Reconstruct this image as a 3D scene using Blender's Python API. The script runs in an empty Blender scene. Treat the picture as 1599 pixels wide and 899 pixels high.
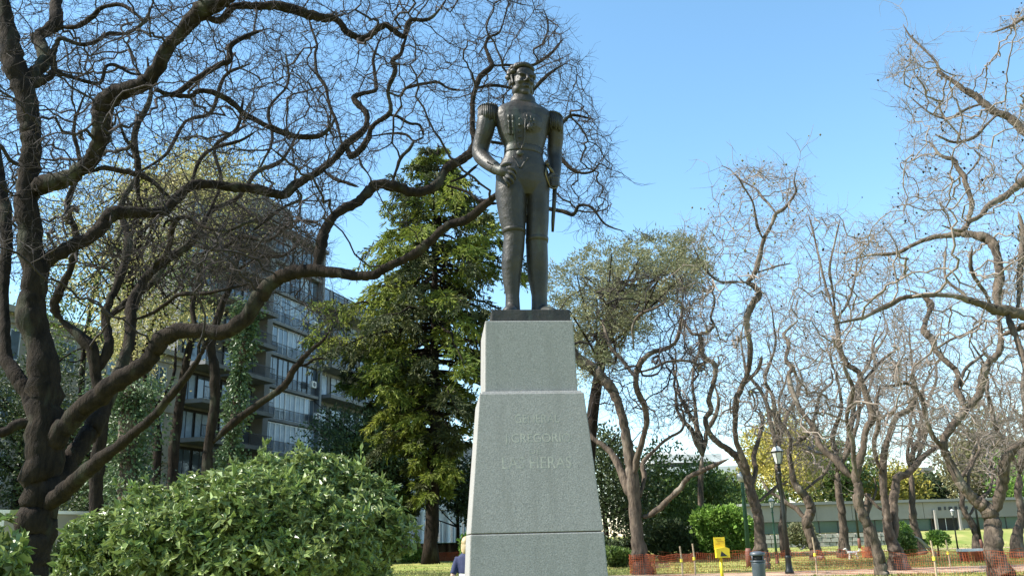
import bpy, bmesh, math, random
import numpy as np
from mathutils import Vector, Matrix
random.seed(7)
R = math.radians
SC = bpy.context.scene
COL = SC.collection
# ------------------------------------------------------------------ camera
F_PX, W_PX, H_PX = 1400.0, 1599.0, 899.0
PITCH, ROLL, CAM_H = R(15.6), R(1.4), 1.6
_F = np.array([0, math.cos(PITCH), math.sin(PITCH)])
_R0 = np.array([1.0, 0, 0]); _U0 = np.array([0, -math.sin(PITCH), math.cos(PITCH)])
_R = math.cos(ROLL)*_R0 - math.sin(ROLL)*_U0
_U = math.sin(ROLL)*_R0 + math.cos(ROLL)*_U0
CAMP = np.array([0, 0, CAM_H])
cd = bpy.data.cameras.new('camera'); cam = bpy.data.objects.new('camera', cd); COL.objects.link(cam)
cd.sensor_width = 36; cd.lens = 36*F_PX/W_PX; cd.clip_start = .1; cd.clip_end = 6000
m = Matrix.Identity(4)
for i in range(3):
    m[i][0], m[i][1], m[i][2], m[i][3] = _R[i], _U[i], -_F[i], CAMP[i]
cam.matrix_world = m
SC.camera = cam
# ------------------------------------------------------------------ light
SUN_DIR = np.array([-.71, -.09, .69]); SUN_DIR /= np.linalg.norm(SUN_DIR)
SUN_EL = math.asin(SUN_DIR[2]); SUN_AZ = math.atan2(SUN_DIR[0], SUN_DIR[1])
wd = bpy.data.worlds.new('World'); SC.world = wd; wd.use_nodes = True
nt = wd.node_tree; nt.nodes.clear()
out = nt.nodes.new('ShaderNodeOutputWorld'); bg = nt.nodes.new('ShaderNodeBackground')
sky = nt.nodes.new('ShaderNodeTexSky'); sky.sky_type = 'NISHITA'; sky.sun_disc = False
sky.sun_elevation = SUN_EL; sky.sun_rotation = SUN_AZ
sky.altitude = 0; sky.air_density = 1.0; sky.dust_density = .15; sky.ozone_density = 2.0
hs = nt.nodes.new('ShaderNodeHueSaturation'); hs.inputs['Saturation'].default_value = 1.08; hs.inputs['Value'].default_value = 1.0; hs.inputs['Hue'].default_value = .487
nt.links.new(sky.outputs[0], hs.inputs['Color']); nt.links.new(hs.outputs[0], bg.inputs[0])
nt.links.new(bg.outputs[0], out.inputs[0]); bg.inputs[1].default_value = .125
sd = bpy.data.lights.new('sun', 'SUN'); so = bpy.data.objects.new('sun', sd); COL.objects.link(so)
sd.energy = 5.0; sd.angle = R(.53); sd.color = (1, .95, .86)
so.rotation_euler = Vector(-SUN_DIR).to_track_quat('-Z', 'Y').to_euler(); so.location = (-30, 0, 40)
SC.view_settings.view_transform = 'Standard'; SC.view_settings.look = 'None'
SC.view_settings.exposure = 1.36; SC.view_settings.gamma = 1
SC.render.engine = 'CYCLES'
SC.cycles.use_denoising = True
SC.cycles.max_bounces = 6; SC.cycles.transparent_max_bounces = 6

# ------------------------------------------------------------------ pixel helpers
def ray(px, py):
    u = (np.asarray(px, float)-W_PX/2)/F_PX; v = (H_PX/2-np.asarray(py, float))/F_PX
    return _F + u[..., None]*_R + v[..., None]*_U
def P(px, py, Y):                       # the point seen at a pixel, at ground distance Y
    d = ray(np.asarray(px, float), py); Y = np.asarray(Y, float)
    return CAMP + d*(Y/d[..., 1])[..., None]
def G(px, py, z=0.0):                   # the point of the ground seen at a pixel
    d = ray(np.asarray(px, float), py)
    return CAMP + d*((z-CAM_H)/d[2])
def pxm(p):                             # metres per photo pixel at a point
    return float(np.dot(np.asarray(p)-CAMP, _F))/F_PX
# ------------------------------------------------------------------ mesh helpers
class MB:
    def __init__(s): s.V = []; s.F = []; s.n = 0
    def add(s, V, F):
        V = np.asarray(V, float).reshape(-1, 3)
        for f in (F if isinstance(F, list) else [F]):
            s.F.append(np.asarray(f, np.int64)+s.n)
        s.V.append(V); s.n += len(V); return s
    def box(s, c, size, rz=0.0, taper=1.0):
        x, y, z = np.array(size)/2.0
        v = np.array([[-x,-y,-z],[x,-y,-z],[x,y,-z],[-x,y,-z],[-x*taper,-y*taper,z],[x*taper,-y*taper,z],[x*taper,y*taper,z],[-x*taper,y*taper,z]])
        cr, sr = math.cos(rz), math.sin(rz)
        v = np.stack([v[:,0]*cr-v[:,1]*sr, v[:,0]*sr+v[:,1]*cr, v[:,2]], 1)+np.array(c)
        return s.add(v, np.array([[0,3,2,1],[4,5,6,7],[0,1,5,4],[1,2,6,5],[2,3,7,6],[3,0,4,7]]))
    def obox(s, o, ex, ey, ez):          # box from a corner and three edge vectors
        o, ex, ey, ez = map(np.asarray, (o, ex, ey, ez))
        v = [o, o+ex, o+ex+ey, o+ey, o+ez, o+ex+ez, o+ex+ey+ez, o+ey+ez]
        f = np.array([[0,3,2,1],[4,5,6,7],[0,1,5,4],[1,2,6,5],[2,3,7,6],[3,0,4,7]])
        if np.dot(np.cross(ex, ey), ez) < 0: f = f[:, ::-1]
        return s.add(v, f)
    def loft(s, rings, cap=True):
        k = len(rings[0]); n = len(rings)
        V = np.concatenate(rings); i = np.arange(k); j = (i+1) % k
        fs = [np.stack([a*k+i, a*k+j, (a+1)*k+j, (a+1)*k+i], 1) for a in range(n-1)]
        fl = [np.concatenate(fs)]
        if cap: fl += [np.arange(k)[::-1][None], (np.arange(k)+(n-1)*k)[None]]
        return s.add(V, fl)
    def tube(s, path, rad, sides=8, cap=True, flat=1.0):
        path = np.asarray(path, float); n = len(path)
        rad = np.broadcast_to(np.asarray(rad, float), (n,))
        t = np.gradient(path, axis=0); t /= np.maximum(np.linalg.norm(t, axis=1), 1e-9)[:, None]
        ref = np.array([0, 1.0, 0]) if abs(t[0][1]) < .8 else np.array([1.0, 0, 0])
        u = np.cross(t[0], ref); u /= np.linalg.norm(u)
        a = np.arange(sides)*2*math.pi/sides; ca, sa = np.cos(a)[:, None], np.sin(a)[:, None]
        rings = []
        for q in range(n):
            u = u-t[q]*np.dot(u, t[q]); u /= max(np.linalg.norm(u), 1e-9); w = np.cross(t[q], u)
            rings.append(path[q]+rad[q]*(ca*u+sa*w*flat))
        return s.loft(rings, cap)
    def ell(s, c, r, seg=14, rings=9, M=None, fn=None):
        th = np.linspace(0, math.pi, rings)[:, None]; ph = (np.arange(seg)*2*math.pi/seg)[None]
        v = np.stack([np.sin(th)*np.cos(ph), np.sin(th)*np.sin(ph), np.cos(th)*np.ones_like(ph)], -1)
        v[0] *= .999; v = v*np.asarray(r)
        v = v.reshape(-1, 3)
        if fn is not None: v = fn(v)
        if M is not None: v = v @ np.asarray(M).T
        v = v+np.asarray(c); i = np.arange(seg); j = (i+1) % seg
        fs = [np.stack([a*seg+i, (a+1)*seg+i, (a+1)*seg+j, a*seg+j], 1) for a in range(rings-1)]
        return s.add(v, np.concatenate(fs))
    def lathe(s, c, prof, sides=16):
        a = np.arange(sides)*2*math.pi/sides
        rings = [np.stack([np.cos(a)*r, np.sin(a)*r, np.full(sides, z)], 1)+np.asarray(c) for r, z in prof]
        return s.loft(rings)
    def prism(s, poly, n, d):            # a flat polygon of 3-D points, pushed out by d along n
        poly = np.asarray(poly, float); k = len(poly); q = poly+np.asarray(n)*d
        i = np.arange(k); j = (i+1) % k
        return s.add(np.concatenate([poly, q]), [i[None], (i+k)[::-1][None], np.stack([i, i+k, j+k, j], 1)])
ORG = {}
def mesh_np(name, V, F):
    me = bpy.data.meshes.new(name)
    V = np.ascontiguousarray(V, np.float32)
    me.vertices.add(len(V)); me.vertices.foreach_set('co', V.ravel())
    tot = np.concatenate([np.full(len(f), f.shape[1]) for f in F]).astype(np.int32)
    lo = np.concatenate([f.ravel() for f in F]).astype(np.int32)
    me.loops.add(len(lo)); me.loops.foreach_set('vertex_index', lo)
    st = np.zeros(len(tot), np.int32); st[1:] = np.cumsum(tot)[:-1]
    me.polygons.add(len(tot)); me.polygons.foreach_set('loop_start', st); me.polygons.foreach_set('loop_total', tot)
    me.update(calc_edges=True)
    return me
def link(name, me, mat=None, parent=None, smooth=True, kind=None, label=None):
    ob = bpy.data.objects.new(name, me); COL.objects.link(ob)
    if mat is not None and not me.materials: me.materials.append(mat)
    me.polygons.foreach_set('use_smooth', np.full(len(me.polygons), bool(smooth)))
    if parent is not None: ob.parent = parent; ORG[ob] = ORG[parent]
    else: ORG[ob] = np.zeros(3)
    if kind: ob['kind'] = kind
    if label: ob['label'] = label
    return ob
def O(name, mb, mat, parent=None, smooth=True, kind=None, label=None):
    V = np.concatenate(mb.V)
    if parent is not None: V = V-ORG[parent]
    return link(name, mesh_np(name, V, mb.F), mat, parent, smooth, kind, label)
def tag(o, label, cat, group=None):
    o['label'] = label; o['category'] = cat
    if group: o['group'] = group
    return o
def thing(name, label, cat, loc, group=None):
    o = bpy.data.objects.new(name, None); COL.objects.link(o)
    o.empty_display_size = .3; o.location = tuple(float(c) for c in loc); ORG[o] = np.array(loc, float)
    return tag(o, label, cat, group)
def copy_tree(o, parent=None, loc=None, rz=None):
    c = o.copy(); COL.objects.link(c); c.parent = parent; ORG[c] = ORG[o]
    if loc is not None: c.location = tuple(float(q) for q in loc); ORG[c] = np.array(loc, float)
    if rz is not None: c.rotation_euler = (0, 0, rz)
    for ch in list(o.children): copy_tree(ch, c)
    return c
# ------------------------------------------------------------------ materials
MATS = {}
def mat(name, col, rough=.8, metal=0.0, col2=None, scale=4.0, bump=0.0, bscale=None, spec=.5, stretch=None, detail=4, ramp=(.35, .65), island=0.0, transl=0.0, third=None, third_scale=1.0, third_ramp=(.55, .7), third_stretch=None):
    if name in MATS: return MATS[name]
    M = bpy.data.materials.new(name); M.use_nodes = True; MATS[name] = M
    n = M.node_tree; b = n.nodes['Principled BSDF']; L = n.links.new
    b.inputs['Roughness'].default_value = rough; b.inputs['Metallic'].default_value = metal
    b.inputs['Specular IOR Level'].default_value = spec
    tc = n.nodes.new('ShaderNodeTexCoord'); vec = tc.outputs['Object']
    if stretch:
        mp = n.nodes.new('ShaderNodeMapping'); mp.inputs['Scale'].default_value = stretch; L(vec, mp.inputs[0]); vec = mp.outputs[0]
    cur = None
    def noise(sc, de=detail, vec=vec):
        t = n.nodes.new('ShaderNodeTexNoise'); t.inputs['Scale'].default_value = sc; t.inputs['Detail'].default_value = de
        t.inputs['Roughness'].default_value = .62; L(vec, t.inputs['Vector']); return t.outputs[0]
    def rampn(src, r):
        q = n.nodes.new('ShaderNodeMapRange'); q.inputs[1].default_value = r[0]; q.inputs[2].default_value = r[1]; L(src, q.inputs[0]); return q.outputs[0]
    def mix(fac, a, c):
        q = n.nodes.new('ShaderNodeMix'); q.data_type = 'RGBA'
        L(fac, q.inputs[0])
        if isinstance(a, tuple): q.inputs[6].default_value = (*a, 1)
        else: L(a, q.inputs[6])
        q.inputs[7].default_value = (*c, 1); return q.outputs[2]
    cur = col
    if col2 is not None: cur = mix(rampn(noise(scale), ramp), cur, col2)
    if third is not None:
        v3 = vec
        if third_stretch: m3 = n.nodes.new('ShaderNodeMapping'); m3.inputs['Scale'].default_value = third_stretch; L(tc.outputs['Object'], m3.inputs[0]); v3 = m3.outputs[0]
        cur = mix(rampn(noise(third_scale, 5 if third_stretch else 3, v3), third_ramp), cur, third)
    if island:
        g = n.nodes.new('ShaderNodeNewGeometry'); h = n.nodes.new('ShaderNodeHueSaturation')
        v = n.nodes.new('ShaderNodeMapRange'); v.inputs[3].default_value = 1-island; v.inputs[4].default_value = 1+island
        L(g.outputs['Random Per Island'], v.inputs[0]); L(v.outputs[0], h.inputs['Value'])
        if isinstance(cur, tuple): h.inputs['Color'].default_value = (*cur, 1)
        else: L(cur, h.inputs['Color'])
        cur = h.outputs[0]
    if isinstance(cur, tuple): b.inputs['Base Color'].default_value = (*cur, 1)
    else: L(cur, b.inputs['Base Color'])
    if bump:
        bn = n.nodes.new('ShaderNodeBump'); bn.inputs['Strength'].default_value = bump; bn.inputs['Distance'].default_value = .05 if 'bark' in name else .03
        L(noise(bscale or scale*3, 5), bn.inputs['Height']); L(bn.outputs[0], b.inputs['Normal'])
    if transl:
        tr = n.nodes.new('ShaderNodeBsdfTranslucent'); ms = n.nodes.new('ShaderNodeMixShader'); ms.inputs[0].default_value = transl
        if isinstance(cur, tuple): tr.inputs[0].default_value = (*cur, 1)
        else: L(cur, tr.inputs[0])
        L(b.outputs[0], ms.inputs[1]); L(tr.outputs[0], ms.inputs[2]); L(ms.outputs[0], n.nodes['Material Output'].inputs[0])
    return M
bark_dark = mat('bark_dark', (.029, .022, .0165), .95, 0, (.011, .009, .0075), 6, 1.0, 16, .1, (1, 1, .35), third=(.052, .054, .038), third_scale=1.6)
bark_grey = mat('bark_grey', (.135, .105, .08), .95, 0, (.045, .036, .03), 6, 1.0, 12, .15, (1, 1, .35), third=(.24, .21, .17), third_scale=1.1)
twig_dark = mat('twig_dark', (.046, .037, .035), .9, 0, (.022, .019, .018), 2, spec=.2)
twig_pale = mat('twig_pale', (.25, .21, .175), .9, 0, (.135, .112, .098), 2, spec=.2)
stone = mat('granite', (.295, .285, .272), .78, 0, (.185, .18, .173), 100, .12, 90, .4, detail=6, ramp=(.38, .62), third=(.185, .18, .168), third_scale=5.5, third_ramp=(.50, .78), third_stretch=(1, 1, .16))
stone_edge = mat('granite_letter', (.375, .362, .318), .8, 0, (.235, .23, .212), 22, spec=.3)
bronze = mat('bronze', (.044, .039, .032), .48, .2, (.020, .019, .0175), 5, .30, 22, .35, detail=6, third=(.062, .078, .060), third_scale=6, third_ramp=(.55, .78), third_stretch=(1, 1, .18))
bronze_g = mat('bronze_worn', (.16, .12, .05), .45, .8, (.06, .05, .035), 12)
grass_m = mat('lawn_grass', (.23, .25, .065), .95, 0, (.34, .30, .12), .9, .5, 30, .1, detail=8, third=(.12, .18, .035), third_scale=.22, third_ramp=(.4, .7))
blade_m = mat('grass_blade', (.24, .28, .065), .8, 0, (.38, .34, .14), .5, island=.35, transl=.3, spec=.2)
sand_m = mat('sandy_path', (.46, .33, .23), .95, 0, (.37, .26, .18), 1.2, .4, 25, .1, detail=8)
soil_m = mat('dark_soil', (.09, .065, .045), .95, 0, (.05, .04, .03), 3, .5, 20, .1)
def leafm(name, c1, c2, tr=.25, rough=.55, sc=1.2, isl=.35, spec=.35):
    return mat(name, c1, rough, 0, c2, sc, island=isl, transl=tr, spec=spec)
leaf_bush = leafm('leaf_glossy', (.115, .18, .042), (.21, .26, .08), .25, .40, 2.5, .45, .6)
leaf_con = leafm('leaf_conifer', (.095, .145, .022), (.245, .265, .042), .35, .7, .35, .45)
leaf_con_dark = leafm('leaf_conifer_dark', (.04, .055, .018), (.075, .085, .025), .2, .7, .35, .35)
leaf_cedar = leafm('leaf_cedar', (.14, .16, .08), (.24, .23, .12), .2, .7, .5, .3)
leaf_yel = leafm('leaf_yellow_green', (.30, .29, .05), (.48, .40, .09), .3, .6, .4, .35)
leaf_cream = leafm('leaf_cream', (.24, .26, .06), (.55, .48, .24), .3, .6, .7, .35)
leaf_mid = leafm('leaf_mid', (.075, .13, .03), (.13, .18, .04), .25, .5, .6, .35)
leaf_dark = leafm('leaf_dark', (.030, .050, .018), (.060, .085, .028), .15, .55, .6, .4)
leaf_bright = leafm('leaf_bright', (.12, .23, .035), (.20, .31, .06), .3, .5, .8, .35)
leaf_olive = leafm('leaf_olive', (.13, .13, .05), (.20, .18, .08), .25, .7, .5, .35)
leaf_ivy = leafm('leaf_ivy', (.06, .11, .045), (.12, .17, .08), .2, .45, 1.5, .4)

# ------------------------------------------------------------------ bare trees
def catmull(pts, sub):
    pts = np.asarray(pts, float); n = len(pts)
    ext = np.concatenate([[2*pts[0]-pts[1]], pts, [2*pts[-1]-pts[-2]]]); outp = []
    for i in range(n-1):
        p0, p1, p2, p3 = ext[i:i+4]
        for k in range(sub):
            t = k/sub
            outp.append(.5*((2*p1)+(-p0+p2)*t+(2*p0-5*p1+4*p2-p3)*t*t+(-p0+3*p1-3*p2+p3)*t**3))
    outp.append(pts[-1]); return np.array(outp)
def strands(nodes, rads, brk, sides):    # many thin tubes at once; brk marks the last node of each strand
    nodes = np.asarray(nodes, float); n = len(nodes); rads = np.asarray(rads, float); brk = np.asarray(brk, bool)
    start = np.zeros(n, bool); start[0] = True; start[1:] = brk[:-1]
    nx = np.minimum(np.arange(n)+1, n-1); pv = np.maximum(np.arange(n)-1, 0)
    nx[brk] = np.arange(n)[brk]; pv[start] = np.arange(n)[start]
    t = nodes[nx]-nodes[pv]; t /= np.maximum(np.linalg.norm(t, axis=1), 1e-9)[:, None]
    ref = np.array([.37, .61, .70]); u = np.cross(t, ref); u /= np.maximum(np.linalg.norm(u, axis=1), 1e-6)[:, None]
    w = np.cross(t, u)
    a = np.arange(sides)*2*math.pi/sides
    V = nodes[:, None, :]+rads[:, None, None]*(np.cos(a)[None, :, None]*u[:, None, :]+np.sin(a)[None, :, None]*w[:, None, :])
    i = np.arange(n)[~brk]; k = np.arange(sides); k2 = (k+1) % sides
    Fq = np.stack([i[:, None]*sides+k, i[:, None]*sides+k2, (i[:, None]+1)*sides+k2, (i[:, None]+1)*sides+k], -1).reshape(-1, 4)
    return V.reshape(-1, 3), Fq
def in_poly(x, y, poly):
    c = np.zeros(len(x), bool); n = len(poly)
    for i in range(n):
        x1, y1 = poly[i]; x2, y2 = poly[(i+1) % n]
        if y1 == y2: continue
        c ^= ((y1 > y) != (y2 > y)) & (x < (x2-x1)*(y-y1)/(y2-y1)+x1)
    return c
def sample_poly(poly, n, rng):
    p = np.array(poly, float); lo, hi = p.min(0), p.max(0); outp = []
    cnt = 0
    while cnt < n:
        q = rng.uniform(lo, hi, (n*2, 2)); q = q[in_poly(q[:, 0], q[:, 1], poly)]; outp.append(q); cnt += len(q)
    return np.concatenate(outp)[:n]
def colonize(seedP, att, step, rng, wob=.3, iters=120, maxn=30000, coarse=.07):
    """grow wood towards attractor points: first a few far ones (long secondary limbs), then all of them"""
    allp = seedP.copy(); par = [np.full(len(seedP), -1)]; kids = np.zeros(len(seedP), int)
    first = rng.random(len(att)) < coarse
    for stage, (A_, kill, infl, w_) in enumerate(((att[first], step*1.6, step*40, wob*1.1), (att[~first], step*1.2, step*14, wob))):
        best = np.full(len(A_), 1e9); bi = np.zeros(len(A_), int); cur = A_
        src = np.arange(len(allp)); src = src[::4] if stage == 0 else src
        for c in range(0, len(src), 500):
            d = np.linalg.norm(cur[:, None, :]-allp[None, src[c:c+500]], axis=2); k = d.argmin(1); dm = d[np.arange(len(cur)), k]
            q = dm < best; best[q] = dm[q]; bi[q] = src[c:c+500][k[q]]
        for it in range(iters):
            live = best > kill; cur, best, bi = cur[live], best[live], bi[live]
            act = best < infl
            if not act.any() or len(allp) > maxn: break
            ids, inv = np.unique(bi[act], return_inverse=True)
            dv = unit(cur[act]-allp[bi[act]]); s_ = np.zeros((len(ids), 3)); np.add.at(s_, inv, dv)
            s_ = unit(unit(s_)+rng.normal(0, w_, s_.shape))
            ok = kids[ids] < 3; ids, s_ = ids[ok], s_[ok]
            if len(ids) == 0: break
            kids[ids] += 1
            newp = allp[ids]+s_*step*rng.uniform(.6, 1.3, (len(ids), 1)); base = len(allp)
            allp = np.concatenate([allp, newp]); kids = np.concatenate([kids, np.zeros(len(newp), int)]); par.append(ids)
            for c in range(0, len(newp), 500):
                d = np.linalg.norm(cur[:, None, :]-newp[None, c:c+500], axis=2); k = d.argmin(1); dm = d[np.arange(len(cur)), k]
                q = dm < best; best[q] = dm[q]; bi[q] = k[q]+c+base
    return allp, np.concatenate(par)
def unit(v): return v/np.maximum(np.linalg.norm(v, axis=-1, keepdims=True), 1e-9)
def bare_tree(name, label, limbs, Y, crowns, group, seed=1, tmat=None, wmat=None, step=None, twig=1.0, ground=True, pods=None, tipk=.00030, wob=.33, depth=(-.22, .28), twlen=1.0, twtop=0):
    """limbs: (depth slope, [(px, py, width px), ...]); the first is the trunk, standing at distance Y"""
    rng = np.random.default_rng(seed); tmat = tmat or bark_grey; wmat = wmat or twig_pale
    mpx = Y/F_PX
    skP = np.zeros((0, 3)); skD = np.zeros(0); skXY = np.zeros((0, 2)); seedP = []; seedR = []
    trunk = MB(); crown = MB(); base = None; tipatt = []
    for li, (slope, pts) in enumerate(limbs):
        pts = np.array([(p[0], p[1], p[2] if len(p) > 2 else 3) for p in pts], float)
        if li and len(skXY):
            k = np.hypot(skXY[:, 0]-pts[0, 0], skXY[:, 1]-pts[0, 1]).argmin()
            y0 = skD[k]
        else: y0 = Y
        q = catmull(pts, 4 if pts[:, 2].max() < 10 else 6)
        arc = np.concatenate([[0], np.cumsum(np.hypot(*np.diff(q[:, :2], axis=0).T))])*mpx
        if slope is None: slope = rng.uniform(-.75, .75)
        nz = np.cumsum(rng.normal(0, .045*mpx*10, len(q)))*(li > 0); nz -= nz[0]
        if li and len(nz) > 7: nz = np.convolve(np.pad(nz, 3, mode='edge'), np.ones(7)/7, 'valid'); nz -= nz[0]
        ys = np.maximum(y0+slope*arc+nz, Y*.45)
        w = P(q[:, 0], q[:, 1], ys)
        rad = np.maximum(q[:, 2], .8)/2*np.array([pxm(p) for p in w])
        if li == 0:
            b = w[0].copy()
            if b[2] > .02 or not ground:
                nb = 5; dn = np.linspace(0, 1, nb+1)[:-1, None]
                foot = np.array([b[0], b[1], -.15]); w = np.concatenate([foot+(w[0]-foot)*dn, w]); rad = np.concatenate([np.full(nb, rad[0]), rad])
            base = np.array([w[0][0], w[0][1], 0.0])
            hgt = w[:, 2]; rad = rad*(1+.55*np.exp(-np.maximum(hgt, 0)/(.02*Y+.1)))
        kn = np.convolve(rng.normal(0, .22, len(rad)+10), np.ones(11)/5, 'valid')[:len(rad)]; rad = rad*np.clip(1+kn*(.55 if rad.max() > .2 else 1), .86, 1.25)
        j = rng.normal(0, 1, w.shape)*rad[:, None]*.08
        w = w+j; rad = rad*(1+rng.normal(0, .03, len(rad)))
        if li: rad[:6] *= np.linspace(.5, 1, 6)[:len(rad[:6])]
        rr = rad.copy(); kt = max(2, len(rr)//6); rr[-kt:] *= np.linspace(1, .5, kt); rr[-1] *= .6; rad = rr
        td = unit(w[-1]-w[-3]); tipatt.append(w[-1]+td*rng.uniform(.5, 2.6, (9, 1))*.012*Y+rng.normal(0, .010*Y, (9, 3)))
        trunk.tube(w, rr, 12 if rad.max() > .12 else 7 if rad.max() > .04 else 5)
        skXY = np.concatenate([skXY, q[:, :2]]); skD = np.concatenate([skD, ys])
        skP = np.concatenate([skP, w])
        use = np.arange(len(w)) >= (len(w)*.55 if li == 0 else 1)
        seedP.append(w[use][::2]); seedR.append(rad[use][::2])
    seedP = np.concatenate(seedP); seedR = np.concatenate(seedR)
    step = step or .012*Y
    atts = []
    for poly, n, *dd in crowns:
        d0, d1 = dd[0] if dd else depth
        q = sample_poly(poly, n, rng); atts.append(P(q[:, 0], q[:, 1], Y*(1+rng.uniform(d0, d1, n))))
    att = np.concatenate(atts+tipatt)
    allp, par = colonize(seedP, att, step, rng, wob)
    ns = len(seedP); N = len(allp)
    r0 = tipk*Y*.8
    acc = np.zeros(N); kids = [[] for _ in range(N)]
    for i in range(ns, N): kids[par[i]].append(i)
    for i in range(N-1, ns-1, -1):
        if not kids[i]: acc[i] = r0**2.0
        acc[par[i]] += acc[i]
    rad = np.maximum(acc, r0**2.0)**.5
    rad[:ns] = seedR
    lim = np.full(N, 9.0)
    for i in range(ns, N):
        lim[i] = min(rad[i], lim[par[i]] if par[i] >= ns else seedR[par[i]]*.62); rad[i] = max(lim[i], r0*.8)
    done = np.zeros(N, bool); nod = []; rds = []; brk = []
    order = [i for i in range(ns, N) if par[i] < ns]
    stack = order[::-1]
    while stack:
        i = stack.pop()
        nod.append(par[i]); rds.append(rad[i]); brk.append(False)
        while True:
            nod.append(i); rds.append(rad[i]); brk.append(False)
            ks = sorted(kids[i], key=lambda k: -acc[k])
            if not ks: break
            stack.extend(ks[1:]); i = ks[0]
        brk[-1] = True; rds[-1] *= .6
    if nod:
        V, Fq = strands(allp[np.array(nod)], np.array(rds), np.array(brk), 4); crown.add(V, Fq)
    # fine twigs on the thin wood
    thin = np.array([i for i in range(ns, N) if rad[i] < r0*3.2])
    tips = []
    if len(thin) and twig > 0:
        reps = rng.poisson(twig, len(thin)); src = np.repeat(thin, reps); m_ = len(src)
        if m_:
            d = allp[src]-allp[par[src]]; d /= np.maximum(np.linalg.norm(d, axis=1), 1e-6)[:, None]
            d += rng.normal(0, .75, d.shape)+np.array([0, 0, .12]); d /= np.linalg.norm(d, axis=1)[:, None]
            K = 4; ln = rng.uniform(.45, 1.5, m_)*step*1.5*twlen
            pts = [allp[src]]
            for k in range(1, K):
                d = d+rng.normal(0, .24, d.shape)+np.array([0, 0, .04]); d /= np.linalg.norm(d, axis=1)[:, None]
                pts.append(pts[-1]+d*(ln/(K-1))[:, None])
            pts = np.stack(pts, 1); tips = pts[:, -1]
            rr = r0*np.array([.75, .65, .52, .35])[None]*rng.uniform(.75, 1.15, (m_, 1))
            b = np.zeros((m_, K), bool); b[:, -1] = True
            V, Fq = strands(pts.reshape(-1, 3), rr.ravel(), b.ravel(), 3); crown.add(V, Fq)
    t = thing(name, label, 'tree', base, group)
    O('trunk', trunk, tmat, t)
    if crown.n: O('crown', crown, wmat, t)
    if pods and len(tips):
        sel = tips[rng.random(len(tips)) < pods[0]]; pb = MB()
        for grp in range(1):
            k = len(sel); o8 = np.array([[1,0,0],[0,1,0],[-1,0,0],[0,-1,0],[0,0,1],[0,0,-1.2]])
            s_ = rng.uniform(.6, 1.4, (k, 1, 1))*pods[1]
            V = sel[:, None]+o8[None]*s_; f = np.array([[0,1,4],[1,2,4],[2,3,4],[3,0,4],[1,0,5],[2,1,5],[3,2,5],[0,3,5]])
            pb.add(V.reshape(-1, 3), (f[None]+(np.arange(k)*6)[:, None, None]).reshape(-1, 3))
        O('seed_pods', pb, pods[2], t, kind='stuff')
    return t
# ------------------------------------------------------------------ leaves
def leaves(C, D, L, Wd, rng, fold=.18, N=None):
    """one bent leaf of two triangles at each C, pointing along D"""
    C = np.asarray(C, float); n = len(C)
    D = D/np.maximum(np.linalg.norm(D, axis=1), 1e-9)[:, None]
    r = rng.normal(0, 1, (n, 3)) if N is None else N+rng.normal(0, .25, (n, 3))
    S = np.cross(D, r); S /= np.maximum(np.linalg.norm(S, axis=1), 1e-9)[:, None]; Nn = np.cross(S, D)
    L = np.broadcast_to(np.asarray(L, float), (n,))[:, None]; Wd = np.broadcast_to(np.asarray(Wd, float), (n,))[:, None]
    a = C; t = C+D*L-Nn*L*fold*.6; l = C+D*L*.5+S*Wd*.5+Nn*L*fold*.5; q = C+D*L*.5-S*Wd*.5+Nn*L*fold*.5
    V = np.stack([a, l, t, q], 1).reshape(-1, 3); i = np.arange(n)[:, None]*4
    Fq = np.concatenate([i+np.array([0, 2, 1])[None], i+np.array([0, 3, 2])[None]])
    return V, Fq
def unit(v): return v/np.maximum(np.linalg.norm(v, axis=-1, keepdims=True), 1e-9)
def leafy_crown(mb, lobes, n, rng, L, Wd, up=.3, shell=.55, rosette=0):
    """leaf clumps spread through a set of ellipsoid lobes (centre, radii)"""
    vol = np.array([np.prod(r) for c, r in lobes])**.75; k = rng.choice(len(lobes), n, p=vol/vol.sum())
    c = np.array([l[0] for l in lobes])[k]; r = np.array([l[1] for l in lobes])[k]
    d = unit(rng.normal(0, 1, (n, 3))); q = shell+(1-shell)*rng.random((n, 1))**.6
    p = c+d*r*q*(1+rng.normal(0, .05, (n, 1)))
    nd = unit(d/np.maximum(r, .05)*r.mean()+np.array([0, 0, up]))
    if rosette:
        rp = np.repeat(p, rosette, 0); rn = np.repeat(nd, rosette, 0)
        side = unit(np.cross(rn, rng.normal(0, 1, rn.shape)))
        dd = unit(side+rn*rng.uniform(.05, .9, (len(rp), 1)))
        V, Fq = leaves(rp, dd, L*rng.uniform(.5, 1.45, len(rp)), Wd*rng.uniform(.8, 1.2, len(rp)), rng, .2, N=rn)
    else:
        dd = unit(nd+rng.normal(0, .8, nd.shape))
        V, Fq = leaves(p, dd, L*rng.uniform(.6, 1.4, n), Wd*rng.uniform(.7, 1.3, n), rng, .2)
    mb.add(V, Fq)
def clump_lobes(center, radii, n, rng, size=(.22, .42)):
    c = np.array(center); r = np.array(radii); out_ = []
    for i in range(n):
        d = unit(rng.normal(0, 1, 3)); q = rng.random()**.45*.78
        s = rng.uniform(*size); out_.append((c+d*r*q, r*s*rng.uniform(.8, 1.2, 3)))
    return out_
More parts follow.
